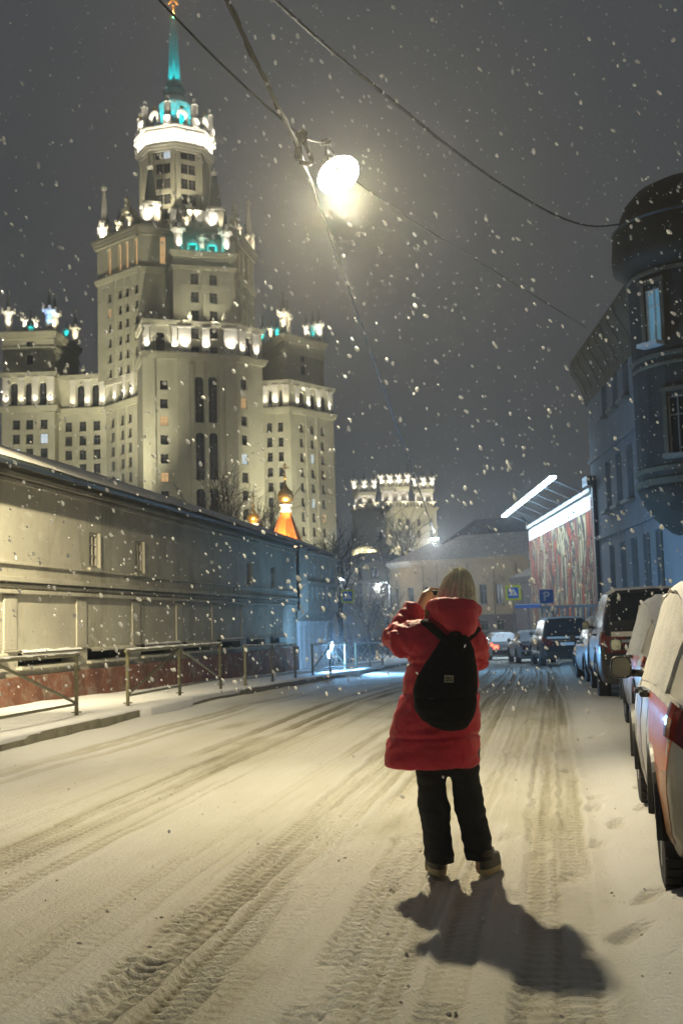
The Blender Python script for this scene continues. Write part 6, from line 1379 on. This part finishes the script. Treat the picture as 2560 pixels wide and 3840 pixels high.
mat('pack_fabric', (0.008, 0.008, 0.009), 0.9, 0.3, 30, 0.003, 160, spec=0.2); mat('pack_label', (0.22, 0.21, 0.15), 0.7, 0.15, 40)
mat('fur_lining', (0.42, 0.22, 0.08), 0.95, 0.3, 20, 0.006, 60)
def build_person():
    T = thing('person', 'person seen from behind in a red padded coat and beige knitted hat, photographing', 'person', (PG.x, PG.y, 0.03), PRZ)
    z0 = 0.03
    def p(px, py, dy=0.0): v = pl(px, py, dy); v.z -= z0; return v
    def ring(py, xl, xr, ry, dy=0.0):
        a, b = p(xl, py, dy), p(xr, py, dy); return ((a+b)/2, (b.x-a.x)/2, ry)
    # ---- body: one continuous figure under the clothes
    mb = MB()
    hp = p(1706, 2212, .055); blob(mb, hp, .070, .090, .105); blob(mb, hp+Vector((0,.095,-.02)), .013, .016, .02)
    for sx in (-1, 1): blob(mb, hp+Vector((sx*.074, .005, -.01)), .012, .022, .03); blob(mb, hp+Vector((sx*.03, .083, .01)), .014, .012, .010)
    blob(mb, hp+Vector((0,.085,-.055)), .026, .012, .008)
    mb.tube([hp+Vector((0,-.01,-.07)), p(1690, 2320, .01), p(1690, 2400, 0)], [.055, .058, .09], 16)
    loft(mb, [ring(2860, 1585, 1770, .09), ring(2780, 1570, 1780, .105), ring(2650, 1590, 1765, .09), ring(2520, 1585, 1770, .10), ring(2420, 1580, 1780, .10), ring(2370, 1610, 1760, .07)])
    for (sx, hip, kn, an) in ((-1, p(1612, 2850), p(1630, 3040, .01), p(1648, 3215)), (1, p(1748, 2850), p(1768, 3040, .01), p(1805, 3210))): mb.tube([hip, kn, an, an+Vector((0,.0,-.05))], [.068, .046, .036, .038], 14); mb.tube([an+Vector((0,-.03,-.06)), an+Vector((0,.12,-.065))], [.038, .03], 10)
    Lw, Rw = p(1578, 2262, .19), p(1735, 2262, .26)
    mb.tube([p(1580, 2395), p(1492, 2425, .03), Lw], [.05, .042, .028], 12); mb.tube([p(1765, 2400), p(1800, 2480, .14), Rw], [.05, .042, .028], 12)
    # hands closing round the phone: palm, four fingers, thumb
    ph = p(1658, 2236, .235)
    for (w, tgt, sx) in ((Lw, ph+Vector((-.055, .0, .012)), -1), (Rw, ph+Vector((.06, .0, .0)), 1)):
        mb.tube([w, w.lerp(tgt, .55)+Vector((sx*.012, 0, .012)), tgt+Vector((sx*.012, -.004, .008))], [.027, .034, .030], 10)
        for k in range(4):
            b = tgt+Vector((sx*.008, .016-.004*k, .030-.018*k)); ln = (.045, .050, .047, .038)[k]
            mb.tube([b+Vector((sx*.012, -.02, 0)), b+Vector((sx*.010, .012, .004)), b+Vector((-sx*ln*.45, .022, .004)), b+Vector((-sx*ln, .014, -.002))], [.0105, .0100, .0092, .008], 8)
        mb.tube([w.lerp(tgt, .6)+Vector((0, -.012, 0)), tgt+Vector((-sx*.008, -.026, -.02)), tgt+Vector((-sx*.030, -.022, -.012))], [.013, .0115, .009], 8)
    remeshed(mb, 'body', 'skin', T, .0062, 2)
    # ---- coat
    mb = MB()
    loft(mb, [ring(2868, 1437, 1799, .235), ring(2850, 1440, 1799, .24), ring(2790, 1452, 1800, .24), ring(2745, 1462, 1797, .232), ring(2650, 1488, 1798, .225), ring(2550, 1513, 1796, .205), ring(2470, 1530, 1790, .185), ring(2410, 1540, 1785, .165), ring(2365, 1560, 1778, .135), ring(2330, 1605, 1765, .10)], 36)
    mb.tube([p(1600, 2380), p(1545, 2392, -.01), p(1495, 2412, .0), p(1484, 2404, .05), p(1520, 2345, .11), p(1560, 2282, .165)], [.098, .102, .092, .084, .076, .068], 18)
    mb.tube([p(1750, 2385), p(1772, 2412, .02), p(1786, 2470, .08), p(1775, 2400, .17), p(1748, 2290, .23)], [.085, .082, .076, .07, .062], 18)
    seams = [pl(1600, y).z-z0 for y in (2480, 2590, 2752)]
    hem = pl(1600, 2868).z-z0
    def quilt(co, n):
        d = 0.0; hz = math.hypot(n.x, n.y); left = co.x < pl(1535, 2400).x and co.z > pl(1500, 2480).z-z0
        if not left:
            w = .012*mnoise.noise(Vector((co.x*4, co.y*4, 0)))
            for s in seams: d -= .013*math.exp(-((co.z-s+w-.02*co.x)/.010)**2)*hz
        d += .012*mnoise.noise(co*6.0)+.010*mnoise.noise(Vector((co.x*7+co.z*5, co.y*9, co.z*20-co.x*6)))+.006*abs(mnoise.noise(Vector((co.x*16, co.y*16, co.z*30))))+.003*mnoise.noise(co*40)
        if left: d += .007*math.sin((co.x*.7+co.z*.7+.4*co.y)*95+3*mnoise.noise(co*12))*.6
        return d
    remeshed(mb, 'coat', 'coat_red', T, .0085, 5, quilt)
    # ---- hood lying on the shoulders
    mb = MB(); 
    loft(mb, [(p(1738, 2392, -.17), .022, .03), (p(1733, 2375, -.165), .060, .065), (p(1722, 2345, -.145), .100, .095), (p(1708, 2312, -.12), .128, .115), (p(1702, 2285, -.10), .134, .125), (p(1699, 2266, -.085), .128, .122), (p(1698, 2258, -.08), .105, .105)], 28)
    mb.tube([p(1612, 2275, .06), p(1614, 2272, -.06), p(1650, 2262, -.15), p(1710, 2262, -.17), p(1765, 2268, -.13), p(1785, 2285, -.03), p(1778, 2300, .07)], .032, 10)
    mb.tube([p(1630, 2350, .09), p(1618, 2330, .0), p(1640, 2325, -.08)], .05, 10)
    remeshed(mb, 'hood', 'coat_red', T, .008, 4, lambda co, n: .008*mnoise.noise(co*9)+.005*mnoise.noise(Vector((co.x*30, co.y*30, co.z*8))))
    mb = MB(); mb.tube([p(1606, 2350, .05), p(1604, 2320, .05), p(1612, 2285, .05)], [.020, .024, .018], 8); remeshed(mb, 'hood_lining', 'fur_lining', T, .006, 2, lambda co, n: .006*mnoise.noise(co*60))
    # ---- knitted hat with ribs
    rows = [(2282, 1640, 1776), (2262, 1636, 1778), (2235, 1640, 1778), (2210, 1648, 1776), (2185, 1660, 1771), (2162, 1674, 1763), (2145, 1690, 1754), (2134, 1702, 1741), (2128, 1712, 1730)]
    n = 168; V = []
    for i, (py, xl, xr) in enumerate(rows):
        c, rx, _ = ring(py, xl, xr, .1, .045); ry = rx*1.08
        for k in range(n):
            a = 2*math.pi*k/n; rb = (.020*abs(math.cos(a*10.5))**1.0-.010+.002*math.sin(a*3+i))*(1 if i < 7 else .4); q = c+Vector(((rx+rb)*math.cos(a), (ry+rb)*math.sin(a), .0025*math.cos(a*24+1.5)+.004*mnoise.noise(Vector((math.cos(a)*2, math.sin(a)*2, i))))); V.append(q)
    mb = MB(); mb.add(V, [(i*n+k, i*n+(k+1) % n, (i+1)*n+(k+1) % n, (i+1)*n+k) for i in range(len(rows)-1) for k in range(n)]+[tuple(range((len(rows)-1)*n, len(rows)*n))])
    h = mb.build('knitted_hat', 'knit', T, smooth=True); ss = h.modifiers.new('sub', 'SUBSURF'); ss.levels = ss.render_levels = 1
    mb = MB(); loft(mb, [ring(2288, 1634, 1782, .112, .045), ring(2278, 1628, 1786, .118, .045), ring(2248, 1629, 1786, .118, .045), ring(2238, 1637, 1780, .110, .045)], 48); mb.build('hat_cuff', 'knit', T, smooth=True)
    # ---- hair
    mb = MB(); rn = random.Random(4)
    for k in range(42):
        a = p(1640+rn.uniform(-8, 12), 2258+rn.uniform(-8, 10), rn.uniform(-.06, .07)); b = p(1606+rn.uniform(-14, 18), 2300+rn.uniform(-18, 14), rn.uniform(-.05, .08)); e = p(1616+rn.uniform(-14, 20), 2350+rn.uniform(-20, 14), rn.uniform(-.03, .06))
        mb.tube(smooth_path([a, b, e], 5), .0065, 4)
    mb.build('hair', 'hair_blond', T, smooth=True)
    # ---- trousers
    mb = MB()
    loft(mb, [ring(3232, 1592, 1704, .080, -.005), ring(3190, 1590, 1697, .080), ring(3060, 1574, 1688, .086, .005), ring(2960, 1563, 1673, .09), ring(2900, 1558, 1674, .10), ring(2840, 1556, 1680, .11)], 26)
    loft(mb, [ring(3224, 1744, 1852, .080, -.005), ring(3180, 1740, 1847, .080), ring(3060, 1711, 1822, .086, .005), ring(2960, 1696, 1805, .09), ring(2900, 1686, 1800, .10), ring(2840, 1678, 1798, .11)], 26)
    loft(mb, [ring(2905, 1562, 1797, .09), ring(2840, 1556, 1798, .11), ring(2780, 1556, 1798, .11)], 26)
    remeshed(mb, 'trousers', 'trouser', T, .009, 3, lambda co, n: .011*mnoise.noise(Vector((co.x*10, co.y*10, co.z*7)))+.007*mnoise.noise(Vector((co.x*14+co.z*9, co.y*14, co.z*26)))+.006*mnoise.noise(Vector((co.x*8, co.y*8, co.z*22)))*max(0, 1-co.z/.35))
    # ---- shoes
    for (xl, xr, yb, tw) in ((1590, 1694, 3268, -.18), (1776, 1872, 3260, .25)):
        a, b = p(xl, yb-20, 0), p(xr, yb-20, 0); cx = (a.x+b.x)/2; w = (b.x-a.x)/2*.78; R_ = Matrix.Rotation(-tw, 3, 'Z'); base = Vector((cx, 0.0, -.012))
        outl = lambda s, zz: [base+R_ @ Vector((w*s*math.sin(2*math.pi*k/28)*(1.0 if math.cos(2*math.pi*k/28) > 0 else .86), .07+.150*s*math.cos(2*math.pi*k/28), zz)) for k in range(28)]
        mb = MB(); o0, o1 = outl(1.0, 0), outl(1.03, .034); mb.add(o0+o1, [(k, (k+1) % 28, (k+1) % 28+28, k+28) for k in range(28)]+[tuple(range(28)), tuple(range(55, 27, -1))]); sole = mb.build('shoe_sole', 'shoe_sole', T)
        mb = MB(); rs = [outl(.99, .032), outl(.97, .06), [q*1 for q in outl(.88, .085)]]
        top = [base+R_ @ Vector((w*.80*math.sin(2*math.pi*k/28), -.005+.070*math.cos(2*math.pi*k/28), .105)) for k in range(28)]; rs.append(top); rs.append([q+Vector((0,0,.03)) for q in top])
        mb.add([q for r in rs for q in r], [(i*28+k, i*28+(k+1) % 28, (i+1)*28+(k+1) % 28, (i+1)*28+k) for i in range(4) for k in range(28)]+[tuple(range(139, 111, -1))]); mb.build('shoe', 'shoe_leather', T, smooth=True)
    # ---- things carried: backpack and phone
    B = thing('backpack', 'black egg-shaped backpack with a small square label on the person’s back', 'backpack', (PG.x, PG.y, 0.03), PRZ)
    outl = [(2384, 1668, 1752), (2400, 1652, 1762), (2437, 1626, 1779), (2492, 1592, 1787), (2542, 1556, 1791), (2590, 1546, 1790), (2658, 1554, 1784), (2700, 1580, 1768), (2724, 1615, 1755), (2738, 1660, 1735)]
    mb = MB(); dep = (.04, .055, .075, .095, .115, .125, .125, .11, .085, .05); yo = (-.20, -.205, -.22, -.235, -.25, -.26, -.265, -.262, -.255, -.25)
    loft(mb, [ring(y, a, b, dep[i], yo[i]) for i, (y, a, b) in enumerate(outl)][::-1], 30)
    seam = pl(1680, 2600).z-z0
    remeshed(mb, 'pack_body', 'pack_fabric', B, .008, 4, lambda co, n: .007*mnoise.noise(co*8)+.003*mnoise.noise(co*26)-.010*math.exp(-((co.z-seam-.03*co.x)/.006)**2)*max(0, -n.y))
    mb = MB(); c, rx, ry = ring(2600, 1580, 1760, .1, -.26); pts = []
    for k in range(22): a = math.pi*k/21; pts.append(Vector((c.x+rx*.92*math.cos(a), c.y-.112*math.sin(a)**.5-.006, c.z+.02*math.sin(a*2))))
    mb.tube(pts, .006, 6); mb.build('zip', 'black_plastic', B)
    mb = MB(); mb.tube(smooth_path([p(1690, 2392, -.20), p(1692, 2376, -.235), p(1722, 2376, -.235), p(1726, 2392, -.20)], 6), .008, 6); mb.build('grab_handle', 'pack_fabric', B)
    for side in ([(1668, 2400, -.17), (1640, 2372, -.16), (1600, 2338, -.115), (1590, 2330, -.05), (1588, 2345, .07)], [(1745, 2400, -.17), (1765, 2380, -.15), (1783, 2362, -.09), (1784, 2360, -.02), (1776, 2385, .09)]):
        path = smooth_path([p(*q) for q in side], 8); mb = MB(); P = []
        for i, q in enumerate(path):
            d = (path[min(i+1, len(path)-1)]-path[max(i-1, 0)]).normalized(); u = d.cross(Vector((0, -.7, .7))).normalized()*.026; P.append([q-u, q-u*.6+Vector((0,-.008,.012)), q+u*.6+Vector((0,-.008,.012)), q+u])
        mb.grid(P); so = mb.build('strap', 'pack_fabric', B, smooth=True); sm = so.modifiers.new('t', 'SOLIDIFY'); sm.thickness = .008
    mb = MB(); a = p(1682, 2546, -.377); yb = a.y-.004; R_ = Matrix.Rotation(rad(3), 3, 'Y')
    def lab(pts, y): mb.add([a+R_ @ Vector((x, y, z)) for x, z in pts], [tuple(range(len(pts)))])
    mb.hexa([a+R_ @ Vector(q) for q in ((-.025,0,-.019),(.025,0,-.019),(.025,.014,-.019),(-.025,.014,-.019),(-.025,0,.019),(.025,0,.019),(.025,.014,.019),(-.025,.014,.019))]); lb = mb.build('label', 'pack_label', B)
    mb = MB(); lab([(-.018,.004),(-.006,.010),(.016,.004),(.017,.0),(-.004,.004),(-.017,-.001)], -.0015); lab([(-.016,-.006),(.002,-.002),(.018,-.008),(.016,-.012),(.0,-.007),(-.015,-.011)], -.0015); mb.build('label_mark', 'sign_ink', lb)
    F = thing('phone', 'dark phone held up before the person’s face', 'phone', (PG.x, PG.y, 0.03), PRZ); q = ph
    mb = MB(); mb.box(q.x-.062, q.x+.06, q.y+.004, q.y+.013, q.z-.036, q.z+.036); mb.build('case', 'black_plastic', F, bevel=.004); mb = MB(); mb.box(q.x-.057, q.x+.055, q.y+.0022, q.y+.0036, q.z-.032, q.z+.032); mb.build('screen', 'glass_dark', F)
build_person()

# ================================================================== FALLING SNOW
def snow_mat():
    m = bpy.data.materials.new('flake'); m.use_nodes = True; n = m.node_tree; n.nodes.clear(); o = n.nodes.new('ShaderNodeOutputMaterial')
    d = n.nodes.new('ShaderNodeBsdfDiffuse'); d.inputs[0].default_value = (.9, .9, .9, 1); tr = n.nodes.new('ShaderNodeBsdfTranslucent'); tr.inputs[0].default_value = (.9, .9, .9, 1)
    mx = n.nodes.new('ShaderNodeMixShader'); mx.inputs[0].default_value = .6; n.links.new(d.outputs[0], mx.inputs[1]); n.links.new(tr.outputs[0], mx.inputs[2]); n.links.new(mx.outputs[0], o.inputs[0]); MATS['flake'] = m
snow_mat()
def snowfall(N=46000):
    rs = np.random.RandomState(11)
    d = 3.2+(rs.rand(N)**(1/1.7))*35; ax = np.array(RM)
    x = (rs.rand(N)-.5)*1.08*2560/FPX*d; y = (rs.rand(N)-.5)*1.08*3840/FPX*d
    keep = (y/d > -.16) | (rs.rand(N) < .04); x, y, d = x[keep], y[keep], d[keep]
    P = np.stack([x, y, -d], 1) @ ax.T + np.array(CAM)
    ok = (P[:,2] > gz(0)-.6) & (P[:,0] > -9.2) & (P[:,0] < 4.6); P = P[ok]; d = d[ok]
    q = P-np.array(LP); a_ = np.array((.11, -.32, -.94)); cosl = (q @ a_)/np.linalg.norm(q, axis=1)/np.linalg.norm(a_)   # flakes caught by the lamp
    ok = (cosl > .42) | ((rs.rand(len(P)) < .16) & (d > 7)); P = P[ok]; d = d[ok]; n = len(P)
    s = .0060*(.40+1.9*rs.rand(n)**2.6)*np.clip(d/8.0, .55, 1.6)
    fall = np.stack([.45+.25*rs.randn(n), .1*rs.randn(n), -.85+.2*rs.randn(n)], 1); fall /= np.linalg.norm(fall, axis=1)[:,None]
    u = np.cross(fall, rs.randn(n, 3)); u /= np.linalg.norm(u, axis=1)[:,None]; w = np.cross(fall, u)
    el = (1.3+.9*rs.rand(n))[:,None]; S = s[:,None]
    o6 = np.array([(0,0,1),(1,0,0),(0,1,0),(-1,0,0),(0,-1,0),(0,0,-1)], float); f6 = [(0,1,2),(0,2,3),(0,3,4),(0,4,1),(5,2,1),(5,3,2),(5,4,3),(5,1,4)]
    vs = [tuple(p) for p in o6]; mid = {}; f24 = []
    def mp_(a, b):
        k = (min(a, b), max(a, b))
        if k not in mid: m_ = np.array(vs[a])+np.array(vs[b]); mid[k] = len(vs); vs.append(tuple(m_/np.linalg.norm(m_)))
        return mid[k]
    for a, b, c in f6: ab, bc, ca = mp_(a, b), mp_(b, c), mp_(c, a); f24 += [(a, ab, ca), (ab, b, bc), (ca, bc, c), (ab, bc, ca)]
    base = np.array(vs); nb = len(base); J = base[None]*(.72+.5*rs.rand(n, nb, 1))
    V = (P[:,None]+(u[:,None]*J[...,0:1]+w[:,None]*J[...,1:2]*.85+fall[:,None]*J[...,2:3]*el[:,None]*.9)*S[:,None]).reshape(-1, 3)
    F = (np.array(f24)[None]+nb*np.arange(n)[:,None,None]).reshape(-1, 3)
    me = bpy.data.meshes.new('snowfall'); me.vertices.add(len(V)); me.vertices.foreach_set('co', V.astype(np.float32).ravel()); me.loops.add(F.size); me.loops.foreach_set('vertex_index', F.astype(np.int32).ravel())
    me.polygons.add(len(F)); me.polygons.foreach_set('loop_start', np.arange(0, F.size, 3, dtype=np.int32)); me.polygons.foreach_set('use_smooth', np.ones(len(F), bool)); me.update(calc_edges=True); me.materials.append(MATS['flake'])
    tag(obj('snowfall', me), 'snowflakes falling through the lamplight', 'snowflakes', kind='stuff')
snowfall()

# ================================================================== HAZE
def haze(density=.0014, g=.80):
    m = bpy.data.materials.new('haze'); m.use_nodes = True; n = m.node_tree; n.nodes.clear(); o = n.nodes.new('ShaderNodeOutputMaterial'); v = n.nodes.new('ShaderNodeVolumePrincipled')
    v.inputs['Color'].default_value = (.92, .93, .95, 1); v.inputs['Density'].default_value = density; v.inputs['Anisotropy'].default_value = g
    n.links.new(v.outputs[0], o.inputs['Volume']); MATS['haze'] = m
    mb = MB(); mb.box(-395, 395, -35, 575, -6, 232); tag(mb.build('haze', 'haze'), 'thin snowy haze filling the night air', 'haze', kind='stuff')
haze()
